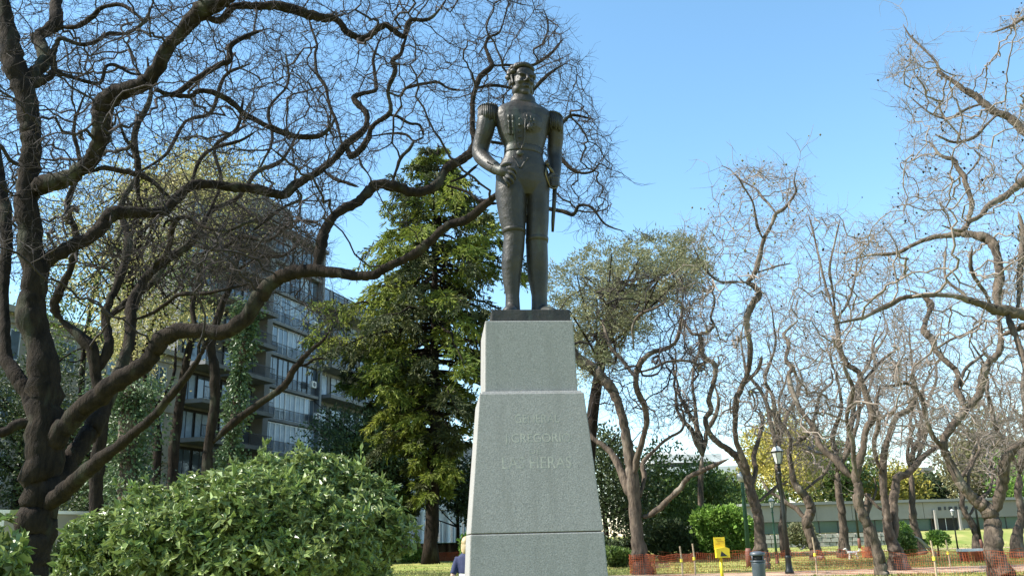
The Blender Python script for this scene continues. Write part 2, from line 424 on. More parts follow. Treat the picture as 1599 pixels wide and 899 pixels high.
def leafy_tree(name, label, px, py, Y, w, h, lm, group=None, n=5000, leaf=.25, seed=1, trunk_r=None, crown_from=.25, lobes=26, bm_=None, cat='tree', ground_z=0.0):
    """px: where it stands; w, h: crown width and height in metres"""
    rng = np.random.default_rng(seed)
    b = P(px, 850, Y); base = np.array([b[0], b[1], ground_z])
    t = thing(name, label, cat, base, group)
    tr = MB(); r = trunk_r or h*.018; cz = h*(crown_from+(1-crown_from)/2)
    top = base+np.array([0, 0, h*.8]); path = np.linspace(base-[0, 0, .1], top, 9); path[1:, :2] += np.cumsum(rng.normal(0, h*.008, (8, 2)), 0)
    tr.tube(path, np.linspace(r*1.25, r*.25, 9), 9)
    for i in range(9):
        s = path[3+i % 5]; a = rng.uniform(0, 6.28); e = s+np.array([math.cos(a)*w*.36, math.sin(a)*w*.36, h*rng.uniform(.08, .28)])
        mid = (s+e)/2+rng.normal(0, h*.02, 3); tr.tube(catmull([s, mid, e], 3), np.linspace(r*.45, r*.1, 7), 6)
    O('trunk', tr, bm_ or bark_grey, t)
    cr = MB(); lb = clump_lobes(base+[0, 0, cz], (w/2, w/2, h*(1-crown_from)/2), lobes, rng)
    leafy_crown(cr, lb, n, rng, leaf, leaf*.55, shell=.35)
    O('crown', cr, lm, t, smooth=False)
    return t
def shrub(name, label, base, w, d, h, lm, n, leaf, seed, group=None, lobes=16, rosette=0, shell=.6, core=True, cat='shrub', ext=None, wl=.5):
    rng = np.random.default_rng(seed); base = np.array(base, float)
    t = thing(name, label, cat, base, group)
    st = MB()
    for i in range(9):
        a = rng.uniform(0, 6.28); e = base+np.array([math.cos(a)*w*.3, math.sin(a)*d*.3, h*rng.uniform(.5, .85)])
        st.tube(catmull([base-[0, 0, .05], (base+e)/2+rng.normal(0, .06*h, 3), e], 3), np.linspace(.02*h, .006*h, 7), 6)
    O('stem', st, bark_dark, t)
    lb = [(base+[0, 0, h*.42], np.array([w*.40, d*.40, h*.42]))]
    for i in range(lobes):
        a = rng.uniform(0, 6.28); el = rng.uniform(-.35, 1.2); s = rng.uniform(.17, .30)
        dv = np.array([math.cos(a)*math.cos(el), math.sin(a)*math.cos(el), math.sin(el)])
        lb.append((base+[0, 0, h*.46]+dv*np.array([w, d, h])*.5*(1-s*.9)*np.array([1, 1, .96]), np.array([w, d, h*1.0])*s*.8))
    if ext: lb += ext
    fo = MB(); leafy_crown(fo, lb, n, rng, leaf, leaf*wl, .35, shell, rosette)
    if core: leafy_crown(fo, lb, n//3, rng, leaf*1.6, leaf*1.2, .3, .3)
    O('foliage', fo, lm, t, smooth=False)
    return t
# ================================================================== ground
def sheet(name, poly, z, m_, th=0):
    mb = MB(); pts = np.array([[x, y, z] for x, y in poly], float)
    mb.add(pts, np.arange(len(pts))[None]); o = O(name, mb, m_, smooth=False, kind='structure'); return o
sheet('lawn', [(-900, -200), (900, -200), (900, 2500), (-900, 2500)], 0, grass_m)
rngp = np.random.default_rng(3)
def strip(name, y0, y1, x0, x1, z, m_, seed, wob=.5):
    r = np.random.default_rng(seed); xs = np.linspace(x0, x1, 60)
    a = np.convolve(r.normal(0, wob, 66), np.ones(7)/4, 'valid'); b = np.convolve(r.normal(0, wob, 66), np.ones(7)/4, 'valid')
    lo = np.stack([xs, y0(xs)+a, np.full(60, z)], 1); hi = np.stack([xs, y1(xs)+b, np.full(60, z)], 1)
    mb = MB(); i = np.arange(59); mb.add(np.concatenate([lo, hi]), np.stack([i, i+1, i+61, i+60], 1))
    return O(name, mb, m_, smooth=False, kind='structure')
strip('sandy_path', lambda x: 35.6-.06*x, lambda x: 40.4+.10*np.maximum(x-8, 0)-.05*x, -60, 90, .004, sand_m, 1)
strip('sandy_path', lambda x: 74+0*x, lambda x: 77+0*x, 10, 120, .004, sand_m, 2)
mb = MB(); a_ = np.linspace(0, 2*math.pi, 26)[:-1]
c_ = G(965, 885); mb.add(np.stack([c_[0]+np.cos(a_)*4.2*rngp.uniform(.8, 1.1, 25), c_[1]+4+np.sin(a_)*7*rngp.uniform(.8, 1.1, 25), np.full(25, .008)], 1), np.arange(25)[None])
O('soil_and_bush_shade', mb, soil_m, smooth=False, kind='structure')  # dark patch paints bare soil together with the shade under the bushes
# grass blades standing on the visible lawn
def blades(n, xr, yr, seed):
    r = np.random.default_rng(seed); y = r.uniform(*yr, n); x = r.uniform(*xr, n)*y
    nz = np.sin(x*1.3+y*.7)+np.sin(x*.45-y*.9)+r.normal(0, .8, n); k = nz > -.6
    k &= ~((y > 35.4-.06*x) & (y < 40.4+.10*np.maximum(x-8, 0)-.05*x))
    x, y = x[k], y[k]; C = np.stack([x, y, np.zeros(len(x))], 1)
    D = np.stack([r.normal(0, .5, len(x)), r.normal(0, .5, len(x)), np.ones(len(x))], 1)
    return leaves(C, D, r.uniform(.05, .13, len(x)), .03+y[:]*.0004, r, .1)
gb = MB(); gb.add(*blades(60000, (-.6, .62), (22, 52), 5)); gb.add(*blades(25000, (-.5, .62), (52, 100), 6))
o = O('grass', gb, blade_m, smooth=False, kind='stuff'); o['label'] = 'short yellowish green grass of the park lawn'

# ================================================================== bare trees, left
A = [
 (0, [(40,940,52),(46,899,50),(53,850,54),(60,790,62),(68,720,60),(70,650,46),(67,562,40),(48,490,44),(55,440,38),(48,380,38),(42,320,38),(45,270,34),(49,225,30),(47,200,29),(40,150,30),(22,100,32),(12,50,30),(5,0,28),(-8,-60,26),(-30,-140,20)]),
 (-.35, [(52,300,26),(70,288,26),(100,280,24),(130,262,24),(150,235,26),(160,200,25),(160,165,26),(185,145,24),(222,132,26),(240,115,26),(262,75,24),(285,50,24),(310,20,26),(340,5,24),(370,-15,22),(430,-50,16),(500,-110,12)]),
 (.4, [(240,138,9),(270,148,8),(300,128,8),(320,115,9),(345,100,9),(358,95,8),(360,72,8),(385,57,7),(410,48,6)]),
 (.3, [(242,141,9),(275,149,9),(297,150,8),(312,142,8),(337,146,8),(362,160,8),(382,178,8),(400,188,9),(430,203,9),(460,213,8),(495,213,8),(515,200,8),(523,185,6)]),
 (.2, [(308,22,13),(342,32,12),(355,20,12),(367,10,12),(400,9,13),(440,10,13),(480,22,13),(505,28,12),(525,30,12),(545,52,12),(570,60,11),(590,45,9),(605,40,8),(620,52,8),(632,56,7),(640,32,6),(670,30,6),(690,10,5),(702,-12,4)]),
 (.5, [(38,140,17),(55,115,18),(68,98,17),(66,75,16),(60,58,16),(75,47,16),(87,35,17),(88,0,17),(92,-40,15),(110,-90,10)]),
 (.3, [(42,145,11),(62,128,11),(80,118,10),(84,100,9),(82,85,11),(88,70,9),(95,60,8),(125,70,8),(150,65,7),(170,53,7),(200,52,6),(225,35,6),(235,15,5),(242,-5,4)]),
 (-.3, [(90,42,8),(120,42,7),(145,26,7),(160,12,6),(190,8,6),(215,25,5),(226,38,4)]),
 (.3, [(82,108,9),(90,113,8),(110,120,7),(155,130,7),(165,105,6),(180,102,6),(205,115,5),(228,117,4)]),
 (.45, [(60,415,20),(75,405,20),(110,385,19),(150,365,18),(165,345,18),(180,332,19),(215,332,17),(255,330,17),(275,310,17),(295,292,16),(320,287,15),(360,292,15),(400,295,14),(440,304,14),(460,290,12),(480,278,12),(500,266,13),(520,250,12),(535,232,12),(545,222,10),(568,203,9),(573,190,8),(571,175,8),(553,156,9),(562,147,8),(585,142,8),(587,130,7),(583,95,7),(590,70,6),(597,52,5)]),
 (-.3, [(540,228,10),(550,244,9),(572,222,9),(580,200,8),(590,190,8),(606,180,8),(610,165,7),(606,143,7),(617,110,7),(613,95,7),(625,85,6),(630,70,6),(637,50,5),(643,32,5)]),
 (.2, [(607,180,6),(620,182,5),(640,193,4),(655,195,4),(662,212,3)]),
 (-.4, [(580,213,5),(615,208,5),(635,211,5),(646,220,4),(662,214,4)]),
 (.5, [(608,145,6),(625,150,5),(635,138,5),(680,128,5),(700,138,4),(728,142,3)]),
 (.6, [(535,228,6),(525,190,6),(515,165,5),(508,135,6),(495,115,6),(492,85,5),(495,70,5),(485,40,4),(483,30,3)]),
 (-.5, [(505,266,8),(520,278,7),(540,285,6),(560,292,4)]),
 (-.25, [(70,720,44),(95,675,38),(120,645,32),(150,620,31),(190,590,31),(225,570,29),(245,540,29),(270,520,27),(310,515,25),(350,518,25),(385,495,25),(405,465,24),(425,440,22),(450,428,21),(480,422,19),(520,425,17),(555,430,17),(580,430,16),(600,420,15),(630,405,14),(650,395,14),(670,378,13),(700,352,13),(730,342,13),(755,322,12),(775,305,9),(800,290,8),(840,265,7),(870,245,6),(890,262,6),(905,270,5),(925,268,5),(937,256,4),(955,266,3)]),
 (.3, [(493,422,19),(500,390,17),(505,365,17),(515,345,17),(530,330,16),(555,318,16),(575,300,16),(590,288,16),(620,292,15),(640,300,14),(665,298,13),(685,285,13),(695,265,13),(710,255,12),(730,243,12),(742,222,11),(738,200,10),(738,180,9),(738,160,9),(742,140,9),(750,120,9),(768,103,8),(763,88,7),(758,70,6),(765,58,6),(780,50,5),(790,20,4),(800,-20,3)]),
 (.2, [(768,103,6),(793,102,5),(828,103,5),(844,95,5),(860,84,4),(880,60,3)]),
 (.5, [(742,138,7),(770,133,6),(795,137,5),(830,140,5),(848,124,5),(862,112,4),(885,98,3)]),
 (.3, [(612,288,7),(620,262,6),(627,245,6),(640,232,5),(647,220,4)]),
 (-.2, [(698,290,8),(730,300,6),(750,315,6),(778,318,5)]),
 (.4, [(703,284,6),(725,275,5),(747,256,5)]),
 (-.3, [(775,305,8),(830,320,8),(878,330,7),(895,335,6),(905,320,5),(925,325,5),(945,350,4),(977,362,3)]),
 (.3, [(740,215,7),(800,225,6),(865,205,5),(880,190,5),(895,180,4),(930,187,3)]),
 (.55, [(66,790,36),(85,760,32),(105,725,29),(130,690,27),(155,650,25),(175,605,21),(195,560,19),(203,520,18),(206,480,17),(215,455,16),(235,425,14),(270,400,12),(295,380,10),(322,340,8),(340,300,6)]),
 (-.6, [(66,800,36),(95,770,30),(120,748,26),(150,722,23),(190,692,19),(215,670,17),(240,650,15),(265,620,13),(290,590,11),(310,560,9),(326,528,7)]),
 (.3, [(62,690,24),(45,620,21),(28,590,19),(10,560,17),(8,500,16),(6,440,18),(10,380,20),(5,320,20),(-5,260,18),(-14,180,14),(-30,90,10)]),
 (-.3, [(64,655,18),(30,662,16),(0,676,14),(-40,680,10)]),
 (.2, [(140,270,9),(160,262,8),(185,266,8),(215,272,8),(240,285,7),(255,300,6),(272,312,5)]),
 (-.2, [(225,330,7),(215,300,7),(215,262,7),(214,240,6),(205,228,6),(195,215,5),(180,170,4)]),
 (.4, [(255,355,7),(262,345,6),(290,340,6),(300,345,6)]),
 (-.5, [(235,430,9),(245,410,8),(258,400,8),(265,380,8),(272,350,7),(290,338,6),(320,355,5),(355,360,5),(380,350,5),(405,345,4)]),
 (-.4, [(205,500,8),(235,490,7),(265,470,7),(280,460,6),(320,458,6),(350,452,5),(400,440,4)]),
 (.4, [(300,292,7),(305,265,6),(320,240,6),(345,228,6),(375,220,5),(400,205,5)]),
 (-.4, [(460,290,7),(470,310,6),(440,325,6),(415,345,6),(395,360,5)]),
]
polyA = [(-60,-110),(790,-110),(850,0),(895,60),(905,140),(945,190),(970,262),(925,300),(960,362),(890,375),(860,300),(780,240),(650,225),(590,262),(480,390),(300,460),(100,400),(-60,440)]
bare_tree('bare_tree', 'huge dark bare tree with twisting limbs reaching out behind the statue', A, 17.0,
          [(polyA, 6200, (-.25, .35)), ([(390,-60),(800,-100),(860,10),(900,80),(900,140),(700,150),(400,130)], 600, (-.1, .35)), ([(820,60),(900,60),(965,240),(960,350),(900,370),(870,260)], 420, (-.05, .25))], 'bare park trees', 11, bark_dark, twig_dark, step=.19, twig=1.6, tipk=.00037, ground=False)
KT = [(0, [(322,790,18),(325,700,17),(335,640,17),(335,580,15),(330,540,13),(345,480,11),(362,440,9),(372,400,8),(380,360,6)]),
 (-.2, [(332,690,13),(369,656,13),(408,628,12),(443,603,11),(461,574,10),(486,546,8),(504,532,6),(515,515,4)]),
 (.2, [(335,560,9),(310,520,8),(300,480,7),(310,440,6),(305,400,5)]),
 (.2, [(461,574,5),(480,568,5),(492,560,4),(510,560,3)]),
 (.3, [(372,420,7),(410,400,6),(440,400,5),(470,380,4)]),]
bare_tree('bare_tree', 'slim bare tree with ivy on its stem before the balconies', KT, 30.0,
          [([(290,300),(480,290),(560,480),(520,560),(430,480),(320,480)], 900), ([(370,300),(500,320),(520,440),(400,470)], 700)], 'bare park trees', 12, bark_dark, twig_dark, twig=1.0)
# ================================================================== bare trees, right
def Yg(px, py): return float(G(px, py)[1])
CT = [(0, [(1004,896,24),(1000,870,22),(995,830,21),(992,790,20),(988,750,20),(983,715,18),(977,672,16),(968,640,16),(958,612,17),(940,590,17),(925,575,18),(905,562,17),(885,540,15),(865,515,12),(850,480,9)]),
 (-.4, [(988,752,13),(995,715,12),(1005,680,10),(1010,655,9),(1005,630,9),(995,610,9),(993,592,9),(995,578,9),(1003,563,8),(1018,550,7),(1037,545,6),(1054,535,5),(1060,520,5),(1062,505,4),(1066,492,4)]),
 (.3, [(993,592,8),(984,578,7),(970,560,6),(955,545,6),(948,525,5),(940,500,4)]),
 (.2, [(995,582,6),(1020,575,5),(1040,565,5),(1070,563,4),(1090,568,4),(1106,573,3)]),
 (.4, [(986,778,14),(977,756,13),(960,715,12),(944,697,10),(925,683,8),(915,660,7),(905,640,6)]),
 (-.5, [(1004,808,10),(1025,797,9),(1045,778,8),(1062,762,8),(1075,745,7),(1095,735,6),(1120,724,5),(1138,716,4)]),
 (.5, [(1000,775,8),(1006,745,7),(1003,725,6),(1012,712,6),(1025,700,5),(1035,690,5),(1050,680,4),(1065,670,4),(1068,650,4),(1060,632,3),(1045,620,3)]),
 (.4, [(1054,535,4),(1062,520,4),(1066,500,4)]),
 (-.5, [(990,545,5),(988,510,5),(1000,490,5),(1025,480,4),(1040,470,3)])]
bare_tree('bare_tree', 'bare tree with orange net round its foot and a low limb', CT, Yg(1004, 896),
          [([(880,420),(1075,400),(1115,480),(1100,640),(1040,690),(920,640)], 1755)], 'bare park trees', 21, bark_grey, twig_dark, twig=1.1)
DT = [(0, [(1189,872,18),(1187,850,16),(1185,815,16),(1180,790,16),(1172,765,17),(1167,745,15),(1160,725,14),(1150,712,12),(1135,700,10),(1120,690,9),(1107,674,8),(1102,655,8),(1110,640,8),(1107,625,8),(1112,605,8),(1117,585,8),(1115,568,8),(1100,558,7),(1095,545,7),(1096,530,6),(1093,522,6),(1105,518,6),(1115,508,5),(1110,495,5),(1116,470,5),(1112,455,4),(1105,438,4)]),
 (.3, [(1093,524,6),(1080,520,5),(1070,505,5),(1064,495,5),(1065,475,4),(1055,470,4),(1045,466,3)]),
 (-.3, [(1168,748,12),(1162,720,10),(1150,690,9),(1148,660,9),(1150,625,9),(1160,600,9),(1168,580,9),(1172,550,9),(1168,520,8),(1165,500,8),(1170,485,9),(1178,470,9),(1186,458,8),(1175,445,8),(1168,440,8),(1178,428,8),(1185,405,7),(1192,375,7),(1200,360,6),(1207,345,6),(1212,333,6),(1225,325,5),(1240,305,4),(1243,295,4),(1240,282,3),(1246,258,2)]),
 (.4, [(1212,333,5),(1200,318,4),(1190,308,4),(1180,295,3),(1155,280,3),(1140,265,2),(1125,258,2)]),
 (-.4, [(1192,373,5),(1183,355,5),(1180,340,4),(1175,315,3),(1160,290,3),(1150,272,2)]),
 (.2, [(1183,425,5),(1200,420,4),(1215,415,3),(1237,411,2)]),
 (-.2, [(1168,441,6),(1145,440,5),(1125,440,4),(1110,430,4),(1095,410,3),(1080,380,2)]),
 (.5, [(1172,765,10),(1180,735,8),(1177,712,8),(1185,685,6),(1190,660,5),(1185,635,4)]),
 (-.4, [(1160,602,6),(1172,590,5),(1185,575,5),(1190,555,4)]),
 (.4, [(1178,788,7),(1200,770,6),(1212,760,5),(1230,752,3)])]
bare_tree('bare_tree', 'tall bare tree with an S-shaped limb behind the litter bin', DT, 43.0,
          [([(1115,262),(1200,250),(1262,258),(1275,310),(1230,420),(1220,480),(1130,570),(1060,600),(1045,470),(1062,345),(1110,335)], 2025), ([(1080,560),(1220,540),(1240,700),(1120,690)], 351)], 'bare park trees', 22, bark_grey, twig_pale, twig=1.0, pods=(.10, .05, leaf_olive), ground=True)
ET = [(0, [(1277,873,18),(1272,855,14),(1265,834,13),(1259,814,13),(1266,799,13),(1262,781,12),(1250,766,12),(1241,754,10),(1236,731,8),(1232,705,7),(1236,694,7),(1230,674,5),(1217,655,5),(1218,640,4),(1216,625,4),(1225,600,4),(1230,580,3)]),
 (.4, [(1260,813,9),(1245,795,8),(1232,787,7),(1215,775,6),(1200,766,5),(1190,750,4)]),
 (-.4, [(1235,697,7),(1247,690,6),(1264,674,6),(1272,650,5),(1277,630,5),(1280,615,4),(1290,605,4),(1300,595,4),(1297,575,3)]),
 (.3, [(1252,768,7),(1275,750,6),(1290,735,6),(1300,715,5),(1310,700,4)])]
bare_tree('bare_tree', 'crooked bare tree on the lawn just beyond the black lamp', ET, Yg(1277, 873),
          [([(1190,600),(1310,590),(1330,720),(1280,760),(1200,740)], 1080)], 'bare park trees', 23, bark_grey, twig_pale, twig=1.0)
FT = [(0, [(1377,899,15),(1374,880,15),(1368,850,15),(1358,825,15),(1348,805,15),(1341,785,15),(1340,760,14),(1336,745,14),(1342,720,12),(1348,700,11),(1352,672,11),(1362,650,12),(1355,625,11),(1347,600,11),(1340,580,10),(1325,570,10),(1315,555,10),(1310,535,10),(1308,510,10),(1303,490,9),(1300,478,7)]),
 (.4, [(1334,748,10),(1316,731,10),(1302,714,9),(1282,699,9),(1274,674,9),(1262,655,8),(1250,640,7),(1237,610,7),(1232,585,6),(1236,575,6),(1227,560,6),(1232,537,6),(1224,522,6),(1235,510,5),(1246,500,4)]),
 (-.4, [(1340,752,8),(1333,720,7),(1332,690,7),(1325,670,6),(1322,650,6),(1330,620,6),(1330,600,6),(1320,580,6),(1317,565,5)]),
 (.2, [(1302,485,6),(1295,465,5),(1285,430,4),(1275,385,3),(1268,355,3),(1262,333,2)]),
 (-.2, [(1303,482,5),(1300,450,4),(1295,420,4),(1303,380,3),(1312,342,2)]),
 (.3, [(1306,500,5),(1325,470,4),(1336,430,3),(1338,395,2)]),
 (.3, [(1345,600,6),(1365,575,5),(1380,560,4),(1400,545,3)])]
bare_tree('bare_tree', 'leaning bare tree with straight pale shoots rising from its cut head', FT, Yg(1377, 899),
          [([(1230,345),(1300,325),(1380,340),(1420,400),(1430,560),(1400,690),(1300,690),(1210,640),(1195,480),(1240,400)], 2025)], 'bare park trees', 24, bark_grey, twig_pale, twig=1.0, pods=(.05, .035, bark_dark))
F2 = [(0, [(1405,889,24),(1398,860,18),(1390,840,17),(1385,815,15),(1383,790,13),(1380,765,13),(1379,740,12),(1380,710,10),(1385,690,9),(1392,670,8),(1400,650,8),(1418,640,9),(1428,625,8),(1430,605,7),(1425,580,6),(1432,560,5)]),
 (.3, [(1396,850,13),(1397,820,12),(1395,790,12),(1398,760,11),(1402,745,11),(1419,738,10),(1434,721,10),(1448,707,9),(1464,697,8),(1478,680,6),(1490,650,5)]),
 (-.4, [(1380,745,8),(1368,715,7),(1365,690,6),(1372,660,6),(1368,630,5),(1375,600,4)]),
 (.4, [(1384,800,6),(1370,790,5),(1355,775,4),(1340,768,3)])]
bare_tree('bare_tree', 'double stemmed bare tree rooted at the edge of the sandy path', F2, Yg(1405, 889),
          [([(1350,560),(1460,540),(1500,640),(1480,740),(1400,720),(1350,740)], 1215)], 'bare park trees', 25, bark_grey, twig_pale, twig=1.0)
GT = [(0, [(1563,899,30),(1556,880,26),(1551,850,25),(1550,820,25),(1544,798,23),(1533,788,17),(1515,773,15),(1500,755,15),(1490,735,14),(1480,715,13),(1474,700,13),(1474,686,13),(1483,670,13),(1495,655,13),(1508,640,13),(1525,620,12),(1532,605,12),(1535,585,11),(1545,565,11),(1560,550,10),(1563,530,10),(1562,510,8),(1560,490,7),(1568,450,5)]),
 (.4, [(1508,640,12),(1500,620,10),(1493,605,9),(1497,590,9),(1490,575,10),(1475,562,10),(1462,548,10),(1455,530,10),(1445,520,9),(1443,510,9),(1450,490,8),(1455,475,8),(1445,465,7),(1432,458,5),(1410,450,4)]),
 (-.3, [(1474,695,8),(1462,688,7),(1453,672,7),(1445,650,7),(1440,625,7),(1430,608,7),(1415,598,6),(1395,602,6),(1380,602,4)]),
 (-.3, [(1550,805,17),(1560,775,15),(1567,745,14),(1570,720,13),(1580,702,12),(1599,690,11),(1625,665,9),(1650,620,7)]),
 (.3, [(1500,603,6),(1505,580,6),(1520,565,5),(1540,550,4)]),
 (-.3, [(1460,545,6),(1485,530,5),(1510,520,4),(1540,500,4)]),
 (.3, [(1515,772,7),(1512,745,6),(1520,720,6),(1530,700,5),(1525,680,4)])]
bare_tree('bare_tree', 'thick trunked bare tree forking low beside the path behind the net', GT, Yg(1563, 899),
          [([(1380,480),(1600,420),(1660,500),(1650,700),(1580,740),(1480,660),(1420,680),(1360,600)], 2025)], 'bare park trees', 26, bark_grey, twig_pale, twig=1.0)
HT = [(0, [(1527,866,13),(1525,840,11),(1520,820,10),(1510,805,9),(1503,790,8),(1503,770,7),(1500,750,6),(1512,730,6),(1520,710,5),(1527,690,4)]),
 (.4, [(1512,806,6),(1530,780,6),(1545,765,5),(1550,740,4),(1545,715,4)]),
 (-.3, [(1503,770,5),(1490,745,5),(1480,730,4),(1478,700,3)])]
bare_tree('bare_tree', 'far bare tree standing in front of the museum entrance', HT, Yg(1527, 866),
          [([(1450,640),(1600,560),(1630,740),(1540,770),(1490,740)], 1215)], 'bare park trees', 27, bark_grey, twig_pale, twig=1.0)
IT = [(0, [(1665,1010,60),(1652,900,52),(1642,780,48),(1636,650,44),(1628,540,42),(1624,480,34),(1628,400,28),(1624,300,24),(1622,215,20),(1630,120,16),(1640,30,12)]),
 (-.35, [(1626,500,24),(1599,491,20),(1575,486,19),(1549,481,15),(1525,472,12),(1512,468,10),(1490,462,8),(1474,461,8),(1437,462,7),(1410,465,7),(1385,478,7),(1374,482,6),(1350,495,6),(1339,498,6),(1300,506,4)]),
 (.35, [(1560,482,14),(1556,465,13),(1558,450,13),(1561,430,13),(1557,400,13),(1550,380,13),(1535,370,13),(1515,366,12),(1500,365,10),(1480,368,8),(1460,370,7),(1430,380,6),(1400,395,5),(1360,398,5),(1310,411,3)]),
 (-.2, [(1625,265,15),(1599,283,12),(1585,293,11),(1572,305,11),(1550,317,10),(1540,325,9),(1530,338,8),(1515,345,7),(1500,360,6),(1470,352,4)]),
 (.3, [(1508,364,8),(1513,340,8),(1518,320,9),(1512,300,8),(1507,285,8),(1505,275,8),(1495,262,7),(1490,250,7),(1475,245,6),(1465,240,5),(1455,225,4),(1438,218,3)]),
 (-.4, [(1506,277,5),(1520,262,4),(1530,245,4),(1520,233,3)]),
 (.2, [(1624,218,15),(1599,205,13),(1575,183,12),(1555,175,10),(1535,160,10),(1520,148,10),(1505,140,8),(1490,128,6),(1470,115,5),(1460,95,4),(1440,75,3),(1420,55,3),(1410,38,2)]),
 (-.4, [(1547,480,9),(1540,460,7),(1530,445,7),(1520,430,6),(1515,410,6),(1518,385,4)]),
 (.4, [(1515,468,7),(1500,455,6),(1480,440,5),(1475,420,4),(1477,385,3)]),
 (.2, [(1628,505,10),(1599,510,8),(1585,515,7),(1563,524,5)]),
 (-.3, [(1572,488,11),(1580,510,10),(1590,535,9),(1602,570,9),(1615,620,8)]),
 (.4, [(1588,488,9),(1592,440,9),(1594,400,8),(1597,360,6),(1590,330,5)]),
 (.2, [(1632,20,6),(1605,24,5),(1580,40,4),(1548,52,2)]),
 (-.3, [(1560,177,6),(1540,195,5),(1520,215,5),(1490,222,4),(1460,210,3)]),
 (.3, [(1535,162,6),(1510,170,5),(1480,185,4),(1450,175,3),(1420,150,2)])]
bare_tree('bare_tree', 'bare tree with a hefty level limb and round pods on its twigs', IT, 21.0,
          [([(1640,60),(1640,480),(1420,462),(1310,420),(1300,395),(1390,330),(1400,260),(1410,200),(1375,110),(1405,35),(1500,105),(1599,150)], 2835), ([(1550,45),(1590,0),(1660,-10),(1660,60)], 121)], 'bare park trees', 28, bark_grey, twig_pale, step=.21, twig=1.2, ground=False, pods=(.045, .028, bark_dark))

# further bare trees standing between and behind the nearer ones
def auto_tree(label, px, py, top, spread, w, seed, dark=False, n=700, lean=0):
    r = np.random.default_rng(seed); fork = py-(py-top)*r.uniform(.28, .40); x = px; pts = [(px, py, w)]
    for k in range(1, 5):
        x += r.normal(lean/4, 5); pts.append((x, py-(py-fork)*k/4, w*(1-.08*k)))
    limbs = []; fx, fy = pts[-1][:2]
    for b in range(r.integers(4, 6)):
        tx = fx+spread*r.uniform(-1, 1); ty = top+(fork-top)*r.uniform(0, .35); n_ = 9; q = []
        ph = r.uniform(0, 6.28); am = r.uniform(5, 12)
        for k in range(n_+1):
            u = k/n_; q.append((fx+(tx-fx)*u**.8+am*math.sin(u*9+ph)*min(1, 3*u)+r.normal(0, 2.5)*(k > 0), fy+(ty-fy)*u+r.normal(0, 3)*(k > 0), max(1.6, w*.62*(1-.85*u))))
        limbs.append((None, q))
    Y = float(G(px, py)[1]); cx = fx
    poly = [(cx-spread*1.15, fork-(fork-top)*.25), (cx-spread*.9, top+(fork-top)*.2), (cx-spread*.3, top-8), (cx+spread*.4, top-5), (cx+spread, top+(fork-top)*.22), (cx+spread*1.1, fork-(fork-top)*.2), (cx, fork)]
    bare_tree('bare_tree', label, [(0, pts)]+limbs, Y, [(poly, n)], 'bare park trees', seed, bark_dark if dark else bark_grey, twig_dark if dark else twig_pale, twig=1.0)
auto_tree('distant bare tree rising left of the S-limbed tree', 1095, 872, 470, 75, 13, 501)
auto_tree('distant bare tree between the black lamp and the leaning tree', 1318, 870, 420, 85, 14, 502, n=850)
auto_tree('distant bare tree seen through the fork of the double stemmed tree', 1440, 866, 470, 80, 12, 503, n=800)
auto_tree('distant bare tree behind the thick trunk at the path', 1590, 872, 400, 90, 15, 504, n=850)
auto_tree('distant bare tree right of the S-limbed tree', 1228, 868, 450, 75, 12, 505, n=750)
MT = [(0, [(150,800,24),(152,720,22),(160,650,20),(150,590,18),(140,540,18),(95,500,16)]),
 (.3, [(148,585,15),(170,540,14),(165,490,13),(185,440,12),(200,380,11),(190,320,10),(215,270,9),(210,210,8),(235,150,7),(230,90,5)]),
 (-.2, [(100,503,14),(85,480,13),(95,450,12),(110,420,11),(120,370,10),(105,320,9),(125,260,8),(115,200,7),(135,140,6)]),
 (.3, [(165,500,11),(200,470,11),(240,440,10),(265,400,10),(300,380,9),(330,330,9),(370,310,8),(400,270,7),(440,250,6),(470,200,5)]),
 (-.3, [(300,382,8),(340,390,8),(380,370,7),(420,375,6),(460,345,5),(500,350,4)]),
 (.2, [(215,270,7),(260,240,7),(290,190,6),(330,175,6),(350,120,5),(390,100,4)]),
 (-.2, [(330,330,7),(345,280,7),(335,230,6),(370,200,5),(380,150,4)]),
 (.2, [(400,270,6),(425,220,5),(420,170,5),(450,130,4),(445,80,3)])]
bare_tree('bare_tree', 'second dark bare tree whose limbs cross behind the huge one', MT, 30.0,
          [([(-40,60),(200,0),(420,20),(540,120),(560,330),(480,440),(300,470),(60,470),(-40,420)], 3000, (-.2, .25))], 'bare park trees', 31, bark_dark, twig_dark, twig=1.0, ground=False, tipk=.00036)
# ================================================================== pedestal
YS = 7.7                                  # statue axis
ROTP = R(5)
pc = P(826, 700, YS)                      # pedestal axis
PX, PY = float(pc[0])-.005, YS
def frustum(z0, z1, w0, w1, bev=.012, dx=0.0, d0=None, d1=None):
    bm = bmesh.new(); d0 = d0 or w0; d1 = d1 or w1
    vs = []
    for z, w, d in ((z0, w0, d0), (z1, w1, d1)):
        for sx, sy in ((-1,-1),(1,-1),(1,1),(-1,1)): vs.append(bm.verts.new((sx*w/2+dx, sy*d/2, z)))
    for f in ((3,2,1,0),(4,5,6,7),(0,1,5,4),(1,2,6,5),(2,3,7,6),(3,0,4,7)): bm.faces.new([vs[i] for i in f])
    bmesh.ops.bevel(bm, geom=list(bm.edges), offset=bev, segments=2, affect='EDGES', profile=.6)
    c, s = math.cos(ROTP), math.sin(ROTP)
    bm.verts.ensure_lookup_table()
    V = np.array([v.co[:] for v in bm.verts]); V = np.stack([V[:,0]*c-V[:,1]*s+PX, V[:,0]*s+V[:,1]*c+PY, V[:,2]], 1)
    mb = MB(); by = {}
    for f in bm.faces: by.setdefault(len(f.verts), []).append([v.index for v in f.verts])
    mb.add(V, [np.array(q) for q in by.values()]); bm.free(); return mb
zf = lambda py, y: float(P(826, py, y)[2])
HU = .375
